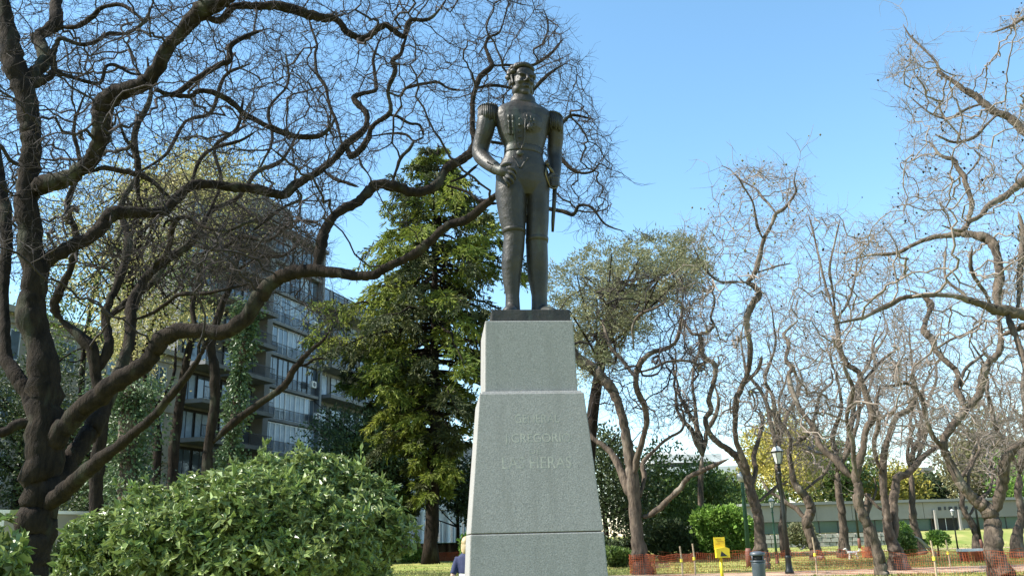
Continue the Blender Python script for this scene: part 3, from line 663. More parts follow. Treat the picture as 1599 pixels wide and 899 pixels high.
Z_TOP = zf(500, YS-HU); Z_MID = zf(613.5, YS-.42); Z_SEAM = zf(832, YS-.51)
ped = thing('statue_pedestal', 'tall grey granite pedestal with worn inscription under the bronze officer', 'pedestal', (PX, PY, 0))
O('upper_block', frustum(Z_MID+.018, Z_TOP, .768, .742, .010), stone, ped, smooth=False)
O('ledge', frustum(Z_MID-.004, Z_MID+.020, .83, .815, .005), stone, ped, smooth=False)
WM0, WM1 = 1.035, .855
O('main_block', frustum(Z_SEAM+.006, Z_MID, WM0, WM1, .007), stone, ped, smooth=False)
slope_w = (WM0-WM1)/(Z_MID-Z_SEAM)
WB = WM0+slope_w*.55*(Z_SEAM-.45)
O('lower_block', frustum(.45, Z_SEAM, WB, WM0+.004, .010), stone, ped, smooth=False)
O('mortar_joint', frustum(Z_SEAM-.02, Z_SEAM+.03, WM0-.02, WM0-.03, .004), soil_m, ped, smooth=False)
O('step', frustum(.22, .45, 1.62, 1.60, .012), stone, ped, smooth=False)
O('step', frustum(-.05, .22, 2.15, 2.13, .012), stone, ped, smooth=False)
# carved inscription
def text_mesh(body, height, width):
    cu = bpy.data.curves.new('txt', 'FONT'); cu.body = body; cu.align_x = 'CENTER'; cu.extrude = .002; cu.resolution_u = 3
    ob = bpy.data.objects.new('txt', cu); COL.objects.link(ob); dg = bpy.context.evaluated_depsgraph_get()
    me = bpy.data.meshes.new_from_object(ob.evaluated_get(dg)); bpy.data.objects.remove(ob); bpy.data.curves.remove(cu)
    V = np.array([v.co[:] for v in me.vertices])
    V[:, 0] -= (V[:, 0].min()+V[:, 0].max())/2; V[:, 0] *= width/(V[:, 0].max()-V[:, 0].min()); V[:, 1] *= height/(V[:, 1].max()-V[:, 1].min())
    by = {}
    for p in me.polygons: by.setdefault(len(p.vertices), []).append(list(p.vertices))
    bpy.data.meshes.remove(me); return V, [np.array(q) for q in by.values()]
tilt = math.atan((WM0-WM1)/2/(Z_MID-Z_SEAM))
for body, py, hpx, x0, x1 in (('GENERAL', 659, 13, 803, 873), ('J.GREGORIO', 690, 18, 786, 890), ('DE', 708, 7, 824, 842), ('LAS HERAS', 731, 18, 781, 890)):
    s_ = pxm(P(826, py, YS-.45)); V, Fc = text_mesh(body, hpx*s_, (x1-x0)*s_)
    cx = ((x0+x1)/2-832)*s_; z = zf(py, YS-.46)
    yf = -(WM1/2+(Z_MID-z)*math.tan(tilt))
    lx = V[:, 0]+cx; ly = yf-(V[:, 2]-.0012)+(V[:, 1])*math.sin(tilt); lz = z+V[:, 1]*math.cos(tilt)
    c, s = math.cos(ROTP), math.sin(ROTP)
    mb = MB(); mb.add(np.stack([lx*c-ly*s+PX, lx*s+ly*c+PY, lz], 1), Fc)
    O('inscription', mb, stone_edge, ped, smooth=False)

# ================================================================== statue
def S(px, py, dy=0.0): return P(px, py, YS+dy)
def remesh(name, mb, vox, mat_, parent, smooth_it=6, fac=.5):
    V = np.concatenate(mb.V); me = mesh_np(name, V-ORG[parent], mb.F)
    ob = bpy.data.objects.new('tmp', me); COL.objects.link(ob)
    md = ob.modifiers.new('r', 'REMESH'); md.mode = 'VOXEL'; md.voxel_size = vox
    if smooth_it: ms = ob.modifiers.new('s', 'SMOOTH'); ms.iterations = smooth_it; ms.factor = fac
    dg = bpy.context.evaluated_depsgraph_get(); dg.update()
    m2 = bpy.data.meshes.new_from_object(ob.evaluated_get(dg)); m2.name = name
    bpy.data.objects.remove(ob); m2.materials.clear()
    return link(name, m2, mat_, parent)
NS = 28
ANG = np.arange(NS)*2*math.pi/NS
def sring(py, xl, xr, hd, dy=0.0, shear=0.0, n=2.4):
    a, b = S(xl, py, dy), S(xr, py, dy); c = (a+b)/2; hw = np.linalg.norm(b-a)/2
    cx = np.sign(np.cos(ANG))*np.abs(np.cos(ANG))**(2/n)*hw; sy = np.sign(np.sin(ANG))*np.abs(np.sin(ANG))**(2/n)*hd
    return np.stack([c[0]+cx, c[1]+sy+shear*cx, np.full(NS, c[2])], 1)
PT = thing('bronze_statue', 'dark bronze statue of a uniformed officer with epaulettes and a sword', 'statue', (float(S(820, 480)[0]), YS, Z_TOP))
Z_PL = zf(482.5, YS-.34)
O('base_plate', frustum(Z_TOP+.002, Z_PL, .675, .665, .008, dx=.02), bronze, PT, smooth=False)
B = MB()
SH = .22
torso = [(308,792,846,.10),(300,782,853,.135),(290,775.5,858.5,.160),(278,774,859,.172),(265,778,856,.168),(252,785,850,.152),(242,788.5,846.5,.143),(232,788,848.5,.150),(220,782,852,.168),(207,777,855,.183),(195,774,858,.190),(185,772,861,.180),(177,774,861,.158),(171,781,855,.128),(166,790,845,.10),(160,799,834,.082),(152,800,833,.078)]
B.loft([sring(py, a, b, d, 0, SH if py > 165 else .1) for py, a, b, d in torso][::-1])
# chest and back fullness
B.ell(S(815, 196, -.075), (.20, .125, .16), 18, 11)
legL = [(283,774,823,.150,-.03),(302,773,822,.150,-.03),(322,776,821.5,.143,-.03),(345,780,821,.128,-.03),(359,784.5,820.5,.116,-.035),(370,786.5,820,.108,-.03),(388,785,819,.106,-.02),(410,783,816.5,.106,-.01),(430,784,813.5,.092,0),(449,787,812,.078,.0),(462,789.5,811,.070,-.0),(478,789,812,.070,0),(490,788,813,.07,0)]
legR = [(283,818,860,.150,.05),(302,820,858,.148,.05),(322,821,857.5,.142,.05),(346,821.5,857,.128,.05),(362,821,856,.118,.05),(376,821,855,.110,.05),(392,821.5,855.5,.108,.06),(409,822,856,.106,.07),(428,823.5,856,.094,.08),(449,827.5,855,.080,.08),(462,830,854.5,.072,.08),(478,830,855,.072,.08),(490,829,856,.072,.08)]
for lg in (legL, legR): B.loft([sring(py, a, b, d, dy, 0, 2.1) for py, a, b, d, dy in lg][::-1])
def foot(heel, toe, w):
    h, t_ = np.array(heel), np.array(toe); d = t_-h; d[2] = 0; L_ = np.linalg.norm(d); d /= L_; s = np.array([-d[1], d[0], 0])
    rings = []
    for q, ww, hh in ((0,.62,.16),(.06,.80,.20),(.2,.88,.21),(.4,.9,.155),(.6,1.0,.115),(.8,1.0,.09),(.93,.8,.07),(1.0,.45,.045)):
        c = h+d*L_*q; c[2] = Z_PL
        a = np.arange(14)*2*math.pi/14; zz = np.maximum(np.sin(a), -.02)*hh*.9
        rings.append(c+np.cos(a)[:, None]*s*w*ww+np.stack([0*a, 0*a, zz], 1))
    B.loft(rings)
pl, pr = S(800, 480, 0), S(843, 480, .08)
foot((pl[0]+.005, YS+.10, Z_PL), (pl[0]-.035, YS-.25, Z_PL), .072)
foot((pr[0]-.03, YS+.17, Z_PL), (pr[0]+.11, YS-.17, Z_PL), .074)
def limb(mb, pts, sides=16):
    q = catmull([np.append(S(x, y, dy), r*pxm(S(x, y, dy))) for x, y, r, dy in pts], 4); mb.tube(q[:, :3], q[:, 3], sides)
limb(B, [(764,176,10,-.06),(760,188,15,-.07),(757,206,14.5,-.06),(752,224,13.5,-.03),(750,238,13.2,-.02),(754,247,12.5,-.05),(764,256,11.2,-.13),(774,263,9.6,-.20),(781,267,8.0,-.23)])
limb(B, [(858,184,9,.06),(866,196,12.5,.09),(868,214,12.2,.12),(866,233,11.8,.15),(866,247,11.2,.14),(867,260,10,.09),(867,271,8.6,.05),(867,279,7.5,.03)])
# viewer's left hand on the hip: palm, four fingers, thumb
limb(B, [(778,264.5,7.0,-.24),(784,267,8.2,-.262),(790,269.5,8.2,-.268),(794,272,6.8,-.262)])
for k, (a, b, c, d) in enumerate([((791,262),(799,262.5),(804.5,267),(805.5,273)),((792.5,267.5),(800,270.5),(804,276),(803.5,281)),((791,273),(797,278),(800.5,283.5),(799.5,287.5)),((787,277),(791.5,283),(794.5,287.5),(793.5,291))]):
    limb(B, [(*a,2.9,-.295),(*b,2.8,-.310),(*c,2.6,-.290),(*d,2.2,-.262)], 9)
limb(B, [(782,260,3.2,-.29),(788,256.5,3.0,-.30),(794,255.5,2.8,-.298),(799,257,2.3,-.285)], 9)
# viewer's right hand closed round the scabbard mouth
limb(B, [(867,274,7.0,.04),(867,282,7.2,.03),(866,289,6.0,.03)])
for k, y in enumerate((276, 280.5, 285, 289)):
    limb(B, [(872,y,2.6,.02),(870,y+.8,2.6,-.03),(864.5,y+1,2.5,-.045),(860,y+.5,2.3,-.02),(859.5,y,2.0,.01)], 9)
limb(B, [(868,273,3,.0),(863,272.5,2.8,-.03),(859,275,2.4,-.035),(857.5,278,2,-.03)], 9)
# head
HC = S(814, 129, .0); YAW = R(22); cy, sy_ = math.cos(YAW), math.sin(YAW)
HM = np.array([[cy, -sy_, 0], [sy_, cy, 0], [0, 0, 1]])
PT_ = R(4); PM = np.array([[1,0,0],[0,math.cos(PT_),-math.sin(PT_)],[0,math.sin(PT_),math.cos(PT_)]])
HM = HM @ PM
hp = lambda x, y, z: HC+HM @ np.array([x, y, z])*.985
def he(mb, c, r, **k): mb.ell(hp(*c), np.array(r)*.985, M=HM, **k)
he(B, (0,.02,.055), (.112,.138,.120)); he(B, (0,-.050,-.035), (.102,.090,.130)); he(B, (0,-.088,-.135), (.046,.044,.038))
he(B, (0,-.095,.055), (.088,.05,.06))
he(B, (-.045,-.135,.022), (.040,.022,.014)); he(B, (.045,-.135,.022), (.040,.022,.014))
he(B, (-.052,-.108,-.040), (.034,.034,.030)); he(B, (.052,-.108,-.040), (.034,.034,.030))
he(B, (-.042,-.118,.000), (.021,.018,.011)); he(B, (.042,-.118,.000), (.021,.018,.011))
B.tube([hp(0,-.138,.022), hp(0,-.156,-.006), hp(0,-.176,-.034), hp(0,-.166,-.048)], [.014,.016,.021,.014], 10)
he(B, (-.017,-.150,-.044), (.015,.016,.011)); he(B, (.017,-.150,-.044), (.015,.016,.011))
he(B, (0,-.138,-.080), (.032,.014,.008)); he(B, (0,-.139,-.095), (.029,.018,.010)); he(B, (0,-.118,-.087), (.042,.022,.028))
he(B, (-.062,-.03,-.10), (.042,.07,.055)); he(B, (.062,-.03,-.10), (.042,.07,.055)); he(B, (0,-.075,-.125), (.06,.05,.045))
he(B, (-.112,.015,-.02), (.016,.032,.042)); he(B, (.112,.015,-.02), (.016,.032,.042))
B.tube([hp(0,.02,-.06), S(816,156,.0), S(816,168,.01)], [.088,.083,.095], 16)
body = remesh('figure', B, .0068, bronze, PT, 3)
# hair with side whiskers
HB = MB(); rh = np.random.default_rng(4)
for i in range(150):
    a = rh.uniform(0, 6.28); e = rh.uniform(-.25, 1.45)
    d = np.array([math.cos(a)*math.cos(e), math.sin(a)*math.cos(e), math.sin(e)])
    if d[1] < -.50 and d[2] < .80: continue
    p = np.array([0,.025,.055])+d*np.array([.118,.142,.122])
    if p[1] < -.03 and p[2] < .03: continue
    HB.ell(hp(*p), np.array([.028,.028,.022])*rh.uniform(.8, 1.3), 8, 6)
for sx in (-1, 1):
    for k in range(6):
        HB.ell(hp(sx*(.110-.001*k), -.028-.004*k, .03-.014*k), (.016,.022,.022), 8, 6)
for k in range(11):
    a = -.95+k*.19; HB.ell(hp(math.sin(a)*.100, -.082*math.cos(a)-.018, .128+.012*math.cos(a*2.5)), (.030,.032,.026), 8, 6)
O('hair', HB, bronze, PT)
# collar, belt, boot tops
def band(py0, py1, grow, rings, name, dy=0, shear=0, n=2.2):
    mb = MB(); mb.loft(rings); return O(name, mb, bronze, PT)
band(0, 0, 0, [sring(166.5,795,839,.100,.0,.1,2.0), sring(162,796,837,.098,0,.1,2), sring(155,797,836,.094,0,.1,2), sring(153.5,799,834,.088,0,.1,2)][::1], 'collar')
band(0, 0, 0, [sring(244,786.8,848.3,.148,0,SH), sring(242.8,787.2,847.8,.151,0,SH), sring(235.5,787.2,848.8,.155,0,SH), sring(234.3,788,848,.149,0,SH)], 'belt')
O('belt_buckle', MB().ell(S(812, 239, -.185), (.035,.018,.030)), bronze, PT)
for ring, nm in (([sring(366,785,821,.116,-.03,0,2.1), sring(361.5,784.4,821,.119,-.035,0,2.1), sring(359.3,784.2,821.2,.119,-.035,0,2.1), sring(358.5,785,820.5,.114,-.035,0,2.1)], 'boot_top'),
                 ([sring(379,820.5,856,.116,.05,0,2.1), sring(375,820.6,856.5,.117,.05,0,2.1), sring(372.6,820.5,856.6,.117,.05,0,2.1), sring(372,821,856,.112,.05,0,2.1)], 'boot_top')):
    mb = MB(); mb.loft(ring); O(nm, mb, bronze, PT)
# cuff
cq = [S(769,259.5,-.165), S(775.5,264,-.205)]
mb = MB(); mb.tube(cq, [10.6*pxm(cq[0]), 9.8*pxm(cq[1])], 18); O('cuff', mb, bronze, PT)
for k in range(3): O('cuff_button', MB().ell(S(761.5+3.1*k, 253.5+1.9*k+(-1)*.3, -.215-.012*k), (.009,.009,.009), 8, 6), bronze, PT)
# epaulettes
def epaulette(c, rx, ry, tilt_, dy, nstr, ylen, y0):
    e = MB(); M_ = np.array([[math.cos(tilt_), 0, -math.sin(tilt_)], [0, 1, 0], [math.sin(tilt_), 0, math.cos(tilt_)]])
    cc = S(c[0], c[1], dy); e.ell(cc, (rx, ry, .036), 20, 9, M=M_)
    ep = O('epaulette', e, bronze, PT)
    f = MB()
    for k in range(nstr):
        a = k*2*math.pi/nstr; p = cc+M_ @ np.array([math.cos(a)*rx*.93, math.sin(a)*ry*.93, .0])
        q = p+np.array([-math.cos(a)*.006, -math.sin(a)*.006, -ylen*(1+.08*math.sin(k*2.3))]); f.tube([p, (p+q)/2+np.array([math.cos(a), math.sin(a), 0])*.008, q], [.010,.0115,.0095], 7)
    O('fringe', f, bronze, ep)
    b_ = MB()
    for k in range(26):
        a = k*2*math.pi/26; b_.ell(cc+M_ @ np.array([math.cos(a)*rx*.98, math.sin(a)*ry*.98, .012]), (.0105,.0105,.0105), 7, 5)
    O('braid', b_, bronze, ep)
epaulette((762, 171.5), .092, .104, .06, -.06, 32, .140, 0)
epaulette((865.5, 184), .076, .105, -.30, .09, 26, .15, 0)
# chest cords, star and medals
def chest_y(px, py):                       # front surface of the chest at a photo pixel
    k = min(range(len(torso)), key=lambda i: abs(torso[i][0]-py)); _, a, b, d = torso[k]
    c = (a+b)/2; hw = (b-a)/2; t_ = min(.98, abs((px-c)/hw)); s_ = pxm(S(c, py))
    y1 = -d*(1-t_**2.4)**(1/2.4)+SH*(px-c)*s_
    q = ((px-815)*s_/.20)**2+((py-196)*s_/.16)**2
    if q < 1: y1 = min(y1, -.075-.125*math.sqrt(1-q))
    return y1
for x0, x1 in ((793.5, 796), (800.5, 801.5)):
    cm = MB(); pts_ = []
    for k in range(61):
        t_ = k/60; px = x0+(x1-x0)*t_; py = 169+41*t_; pts_.append(S(px, py, chest_y(px, py)-.004))
    cm.tube(pts_, [.0115+.005*math.sin(k*2*math.pi/3.3) for k in range(61)], 8)
    O('braided_cord', cm, bronze, PT)
star = MB(); sc_ = S(827, 198, 0); cyv = chest_y(827, 198)-.010
for k in range(8):
    a = k*math.pi/4; p0 = S(827, 198, cyv); p1 = S(827+8*math.cos(a), 198+8*math.sin(a), cyv+.012); star.tube([p0, p1], [.02, .004], 5)
star.ell(S(827, 198, cyv), (.026,.018,.026), 10, 7); O('breast_star', star, bronze, PT)
for x, y in ((823, 183), (829, 185), (834, 189)):
    mm = MB(); yv = chest_y(x, y)-.008; mm.ell(S(x, y+3, yv), (.014,.009,.016), 8, 6); mm.tube([S(x, y-4, yv), S(x, y+2, yv)], [.010,.007], 6); O('medal', mm, bronze, PT)
for k in range(6): O('coat_button', MB().ell(S(811.5, 176+9.5*k, chest_y(811.5, 176+9.5*k)-.006), (.012,.010,.012), 8, 6), bronze, PT)
# sword
sw = MB(); sw.tube([S(866.5,292,.03), S(865,320,.06), S(863.5,345,.09), S(863,362,.11)], [.021,.019,.017,.012], 10); o = O('scabbard', sw, bronze, PT)
hl = MB(); hl.tube([S(866,276,.0), S(861,266,-.03), S(856,259,-.05)], [.017,.018,.014], 9); hl.ell(S(854.5,256.5,-.055), (.022,.022,.022), 9, 7); O('sword_hilt', hl, bronze_g, PT)
gd = MB(); gd.tube(catmull([S(870,292,.0), S(864,294,-.05), S(859,291,-.04), S(852,272,-.08), S(854,260,-.06)], 4), .009, 7); O('hand_guard', gd, bronze_g, PT)

# coat front edges, trouser seams and sleeve folds
for xs_ in ([(806.5,168),(804,185),(803,205),(805,222),(809,233)], [(823,170),(820.5,188),(819.5,206),(818,222),(814,233)]):
    q = catmull([S(x, y, chest_y(x, y)-.003) for x, y in xs_], 5); mb = MB(); mb.tube(q, .0075, 6); O('coat_edge', mb, bronze, PT)
mb = MB(); mb.tube(catmull([S(800.5,245,-.165-.005), S(806,252,-.172), S(812.5,262,-.178), S(820,252,-.165), S(826,245,-.150)], 4), .0085, 6); O('coat_hem', mb, bronze, PT)
# ================================================================== leafy vegetation
# the big glossy shrub in front of the dark tree
bp = P(365, 850, 11.6)
rngb = np.random.default_rng(31)
def blob(px, py, Y, r): return (P(px, py, Y), np.array(r))
ext = [blob(420, 768, 11.4, (.62,.6,.40)), blob(490, 756, 11.6, (.52,.6,.40)), blob(330, 792, 11.3, (.62,.6,.40)), blob(250, 822, 11.2, (.58,.6,.42)), blob(555, 790, 11.6, (.45,.6,.43)), blob(575, 840, 11.4, (.42,.55,.45)), blob(180, 850, 11.0, (.55,.5,.42)), blob(420, 800, 10.6, (.7,.5,.5)), blob(300, 850, 10.5, (.75,.5,.5)), blob(500, 850, 10.6, (.7,.5,.5)), blob(395, 880, 10.4, (.8,.5,.45)), blob(140, 885, 11.0, (.35,.4,.35)), blob(230, 880, 10.7, (.6,.5,.4))]
def bush_main():
    base = np.array([bp[0], 11.6, 0.0]); t = thing('glossy_shrub', 'broad rounded evergreen shrub with glossy leaves in whorls under the dark tree', 'shrub', base)
    st = MB()
    for i in range(14):
        a = rngb.uniform(0, 6.28); e = base+np.array([math.cos(a)*1.3, math.sin(a)*.9, rngb.uniform(1.2, 2.2)])
        st.tube(catmull([base+np.array([math.cos(a)*.2, math.sin(a)*.2, -.05]), (base+e)/2+rngb.normal(0, .12, 3), e], 4), np.linspace(.045, .012, 9), 7)
    O('stem', st, bark_dark, t)
    fo = MB()
    lb = list(ext)
    for i in range(46):                   # small irregular mounds over the big ones
        c, r = ext[rngb.integers(len(ext))]; d = unit(rngb.normal(0, 1, 3)); d[2] = abs(d[2])*.9; d[1] = -abs(d[1]) if rngb.random() < .7 else d[1]
        lb.append((c+d*r*.8, np.array([.24, .24, .18])*rngb.uniform(.7, 1.4)))
    for i in range(18): lb.append((np.array([base[0]+rngb.uniform(-1.8, 1.6), base[1]+rngb.uniform(-.6, .8), rngb.uniform(.2, 1.3)]), np.array([.6, .5, .45])))
    leafy_crown(fo, lb, 8200, rngb, .088, .036, .45, .78, rosette=8)
    # loose shoots standing out of the outline
    for i in range(70):
        c, r = ext[rngb.integers(len(ext))]; d = unit(rngb.normal(0, 1, 3)+[0, -.2, .8]); p0 = c+d*r*.9; L0 = rngb.uniform(.12, .34)
        k_ = 12; u_ = rngb.random((k_, 1))**.5; V, Fq = leaves(p0+d*L0*u_, unit(d+rngb.normal(0, .8, (k_, 3))), rngb.uniform(.07, .13, k_), .04, rngb, .2); fo.add(V, Fq)
    leafy_crown(fo, lb, 9000, rngb, .12, .07, .3, .3)
    O('foliage', fo, leaf_bush, t, smooth=False)
bush_main()
e_ = P(-25, 850, 9.0)
shrub('glossy_shrub', 'light green shrub sprays beside the foot of the dark tree', (e_[0]-.35, 9.0, 0), 1.5, 1.4, 2.15, leaf_bush, 900, .11, 33, rosette=8, lobes=14, wl=.4)
e_ = P(112, 850, 21)
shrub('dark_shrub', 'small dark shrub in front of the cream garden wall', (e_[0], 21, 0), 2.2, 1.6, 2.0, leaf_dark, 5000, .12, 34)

# ---- the tall conifer
def conifer(name, label, base, H, prof, lm, ld, seed, axis, nwh=34, leafL=.5, group=None, droop=.35, n_per=16, inner=.30):
    rng = np.random.default_rng(seed); base = np.array(base, float)
    t = thing(name, label, 'tree', base, group)
    tr = MB(); zs = np.linspace(0, H, 24); ax = axis(zs)
    path = np.stack([base[0]+ax, np.full(24, base[1]), zs-.1], 1); path[1:, :2] += rng.normal(0, .05, (23, 2))
    rr = np.interp(zs, [0, H*.03, H*.2, H], [.72, .52, .46, .05]); tr.tube(path, rr, 12)
    O('trunk', tr, bark_dark, t)
    br = MB(); fo = MB(); fd = MB()
    for w in range(nwh):
        nb = n_per if w < nwh*.8 else 9
        for b in range(nb):
            z = H*min(.985, .17+.80*(w+rng.uniform(-.5, .5))/(nwh-1)); rmax = np.interp(z/H, prof[0], prof[1])*rng.uniform(.40, 1.15); a = rng.uniform(0, 2*math.pi); rmax *= 1+.32*math.sin(2*a+z*.9+seed)*math.sin(z*.55+seed)
            d = np.array([math.cos(a), math.sin(a), 0]); s0 = base+np.array([float(axis(z)), 0, z+rng.normal(0, .25)])
            n = 9; q = np.linspace(0, 1, n)
            up = rng.uniform(.05, .35)*(z/H); pts = s0+d*(rmax*q)[:, None]+np.stack([0*q, 0*q, rmax*(up*q-droop*q**2*rng.uniform(.3, 2.2)+.12*q**4)], 1)
            pts[1:] += rng.normal(0, .05*rmax*.3, (n-1, 3))
            br.tube(pts, np.linspace(.055+.012*rmax, .012, n), 5)
            side = np.array([-d[1], d[0], 0])
            # side sprays
            m_ = int(9+rmax*6); u_ = inner+(1.02-inner)*rng.random(m_)**.7; p = np.stack([np.interp(u_, q, pts[:, k]) for k in range(3)], 1)
            sgn = rng.choice([-1, 1], m_)[:, None]; ln = rng.uniform(.35, 1.0, m_)*(.35+.16*rmax)
            dd = unit(side*sgn+d*rng.uniform(.2, 1.2, (m_, 1))+np.array([0, 0, -.55])+rng.normal(0, .4, (m_, 3)))
            k = 9; ts = rng.random((m_, k)); cc = p[:, None]+dd[:, None]*(ln[:, None]*ts)[..., None]; cc[..., 2] -= (ts**2)*ln[:, None]*.35
            ld_ = unit(np.repeat(dd[:, None], k, 1)+rng.normal(0, .45, (m_, k, 3))+np.array([0, 0, -.25]))
            V, Fq = leaves(cc.reshape(-1, 3), ld_.reshape(-1, 3), leafL*rng.uniform(.5, 1.2, m_*k), leafL*.22*rng.uniform(.7, 1.3, m_*k), rng, .12)
            (fo if rng.random() < .54 else fd).add(V, Fq)  # darker foliage colour goes to boughs picked at random
    O('boughs', br, bark_dark, t); O('crown', fo, lm, t, smooth=False); O('darker_sprays', fd, ld, t, smooth=False)
    return t
cb = G(672, 880); HC_ = float(P(695, 222, cb[1])[2])
mp_ = cb[1]/F_PX*1.05
conifer('conifer', 'tall yellowish green conifer with drooping boughs behind the statue', (cb[0], cb[1], 0), HC_,
        ([0,.12,.18,.28,.40,.55,.68,.80,.90,1.0], np.array([25,35,42,62,120,165,148,105,60,6])*mp_), leaf_con, leaf_con_dark, 41, lambda z: (z/HC_)*.6+np.sin(z*.2)*.15, nwh=30, n_per=10, leafL=.50)
c2 = P(612, 850, cb[1]+9)
conifer('conifer', 'narrower pale tipped conifer crowding the left flank of the tall one', (c2[0], c2[1], 0), 24.5,
        ([0,.15,.3,.45,.6,.8,1.0], np.array([25,35,55,85,80,52,6])*mp_), leaf_con, leaf_con_dark, 42, lambda z: z*.0, nwh=24, n_per=8, leafL=.58)
# ---- the flat topped cedar behind the pedestal
def cedar():
    rng = np.random.default_rng(51); Y = 46.0; b = P(925, 850, Y); base = np.array([b[0], Y, 0.0])
    t = thing('cedar_tree', 'flat topped feathery cedar spreading behind the granite pedestal', 'tree', base)
    tr = MB(); stem = np.array([P(925, 860, Y), P(918, 760, Y), P(925, 650, Y), P(940, 560, Y), P(955, 490, Y), P(965, 430, Y)]); stem[0][2] = -.1
    q = catmull(stem, 5); tr.tube(q, np.linspace(.42, .12, len(q)), 10)
    fo = MB(); br = MB()
    plates = [(905,432,42,15),(948,402,48,15),(1008,386,48,13),(1062,398,32,14),(1038,428,42,14),(985,424,42,15),(928,462,46,16),(888,482,26,17),(975,468,40,13),(1024,464,30,11),(940,506,40,13),(893,532,24,14),(985,512,26,9),(1075,425,18,9),(925,560,26,9)]
    for (x, y, rx, ry) in plates:
        for lay in range(3):
            Yp = Y+(lay-1)*4.2+rng.normal(0, 1.2); c0 = P(x+rng.normal(0, 6), y+rng.normal(0, 5), Yp); s_ = pxm(c0)
            s = q[int(np.clip(len(q)*rng.uniform(.55, .97), 0, len(q)-1))]; br.tube(catmull([s, (s+c0)/2+np.array([0, 0, -.5])+rng.normal(0, .3, 3), c0], 5), np.linspace(.10, .03, 11), 5)
            for k in range(26):               # feathery sprays fanning out from the bough end
                a_ = rng.uniform(0, 6.28); rr = rng.random()**.5; e = c0+np.array([math.cos(a_)*rx*s_*rr, math.sin(a_)*2.2*rr, rng.normal(0, ry*s_*.45)-.25*rr*rr])
                d = unit(e-c0+np.array([0, 0, .25])+rng.normal(0, .3, 3)); n = 26; u_ = rng.random(n); L0 = rng.uniform(.5, 1.3)
                cc = e+d*(u_*L0)[:, None]+rng.normal(0, .10, (n, 3)); cc[:, 2] -= .3*(u_*L0)**2
                V, Fq = leaves(cc, unit(d+rng.normal(0, .7, (n, 3))), rng.uniform(.14, .34, n), .05, rng, .1); fo.add(V, Fq)
    O('trunk', tr, bark_dark, t); O('boughs', br, bark_dark, t); O('crown', fo, leaf_cedar, t, smooth=False)
cedar()
# ---- pale leafy tree on the left and the ivy clad stems
def leafy_px(name, label, Y, base_px, polys, lm, seed, leaf=.2, trunkpath=None, tr=.16, group=None, depth=(-4, 4), clump=.55, per=40, cat='tree'):
    rng = np.random.default_rng(seed); b = P(base_px, 850, Y); base = np.array([b[0], Y, 0.0]); t = thing(name, label, cat, base, group)
    trm = MB(); path = [base-np.array([0, 0, .1])]+[P(x, y, Y) for x, y in trunkpath]; q = catmull(np.array(path), 5); trm.tube(q, np.linspace(tr, tr*.35, len(q)), 9)
    fo = MB()
    for poly, n in polys:
        pts = sample_poly(poly, n, rng); e = P(pts[:, 0], pts[:, 1], Y+rng.uniform(*depth, n))
        for k in range(n):
            if rng.random() < .35:
                s = q[int(len(q)*(.5+.49*rng.random()))]; trm.tube(catmull([s, (s+e[k])/2+rng.normal(0, .3, 3), e[k]], 3), np.linspace(tr*.3, tr*.06, 7), 4)
            m_ = rng.integers(per//2, per); c = e[k]+rng.normal(0, 1, (m_, 3))*clump*np.array([1, 1, .7])*rng.uniform(.6, 1.2)
            V, Fq = leaves(c, unit(rng.normal(0, 1, (m_, 3))+[0, 0, .2]), leaf*rng.uniform(.6, 1.3, m_), leaf*.6*rng.uniform(.7, 1.2, m_), rng, .2); fo.add(V, Fq)
    O('trunk', trm, bark_dark, t); O('crown', fo, lm, t, smooth=False); return t
leafy_px('blossom_tree', 'leafy tree with cream blossom among yellow green leaves, behind the dark limbs', 38.0, 212,
         [([(70,330),(150,270),(230,235),(330,240),(390,275),(430,330),(350,380),(240,420),(200,470),(70,470)], 120), ([(165,480),(300,470),(330,500),(230,540),(225,600),(170,580)], 60), ([(230,250),(360,245),(380,300),(250,290)], 50)], leaf_cream, 61, .15,
         [(212,700),(208,560),(203,450),(205,345),(225,270)], .22, clump=.75, per=90)
leafy_px('leafy_tree', 'green leafy tree between the blossom tree and the apartment block', 46.0, 120,
         [([(60,380),(200,330),(300,360),(330,460),(180,520),(60,560)], 110)], leaf_mid, 62, .17, [(125,700),(130,560),(150,440),(170,380)], .2, clump=.85, per=90)
def ivy_stem(label, Y, pts, w, seed):
    rng = np.random.default_rng(seed); b = P(pts[0][0], 850, Y); base = np.array([b[0], Y, 0.0]); t = thing('ivy_clad_tree', label, 'tree', base)
    q = catmull(np.array([base-np.array([0, 0, .1])]+[P(x, y, Y) for x, y in pts]), 6); tr = MB(); tr.tube(q, np.linspace(w*.5, w*.3, len(q)), 9); O('trunk', tr, bark_grey, t)
    n = 5200; k = rng.integers(len(q)//8, len(q), n); a = rng.uniform(0, 6.28, n); r_ = w*(.5+.9*rng.random(n)**2)*(1+.5*np.sin(k*.9))
    d = np.stack([np.cos(a), np.sin(a), 0*a], 1); c = q[k]+d*r_[:, None]+np.stack([0*a, 0*a, rng.normal(0, .25, n)], 1)
    fo = MB(); fo.add(*leaves(c, unit(d+np.array([0, 0, -.5])+rng.normal(0, .5, (n, 3))), rng.uniform(.09, .2, n), .11, rng, .2)); O('ivy', fo, leaf_ivy, t, smooth=False)
ivy_stem('pale trunk wrapped in ivy behind the sloping dark limb', 33.0, [(200,800),(198,720),(200,640),(208,600)], .85, 71)
ivy_stem('thin ivy covered trunk rising before the apartment balconies', 33.0, [(362,760),(362,690),(372,600),(383,520),(388,480)], .34, 72)
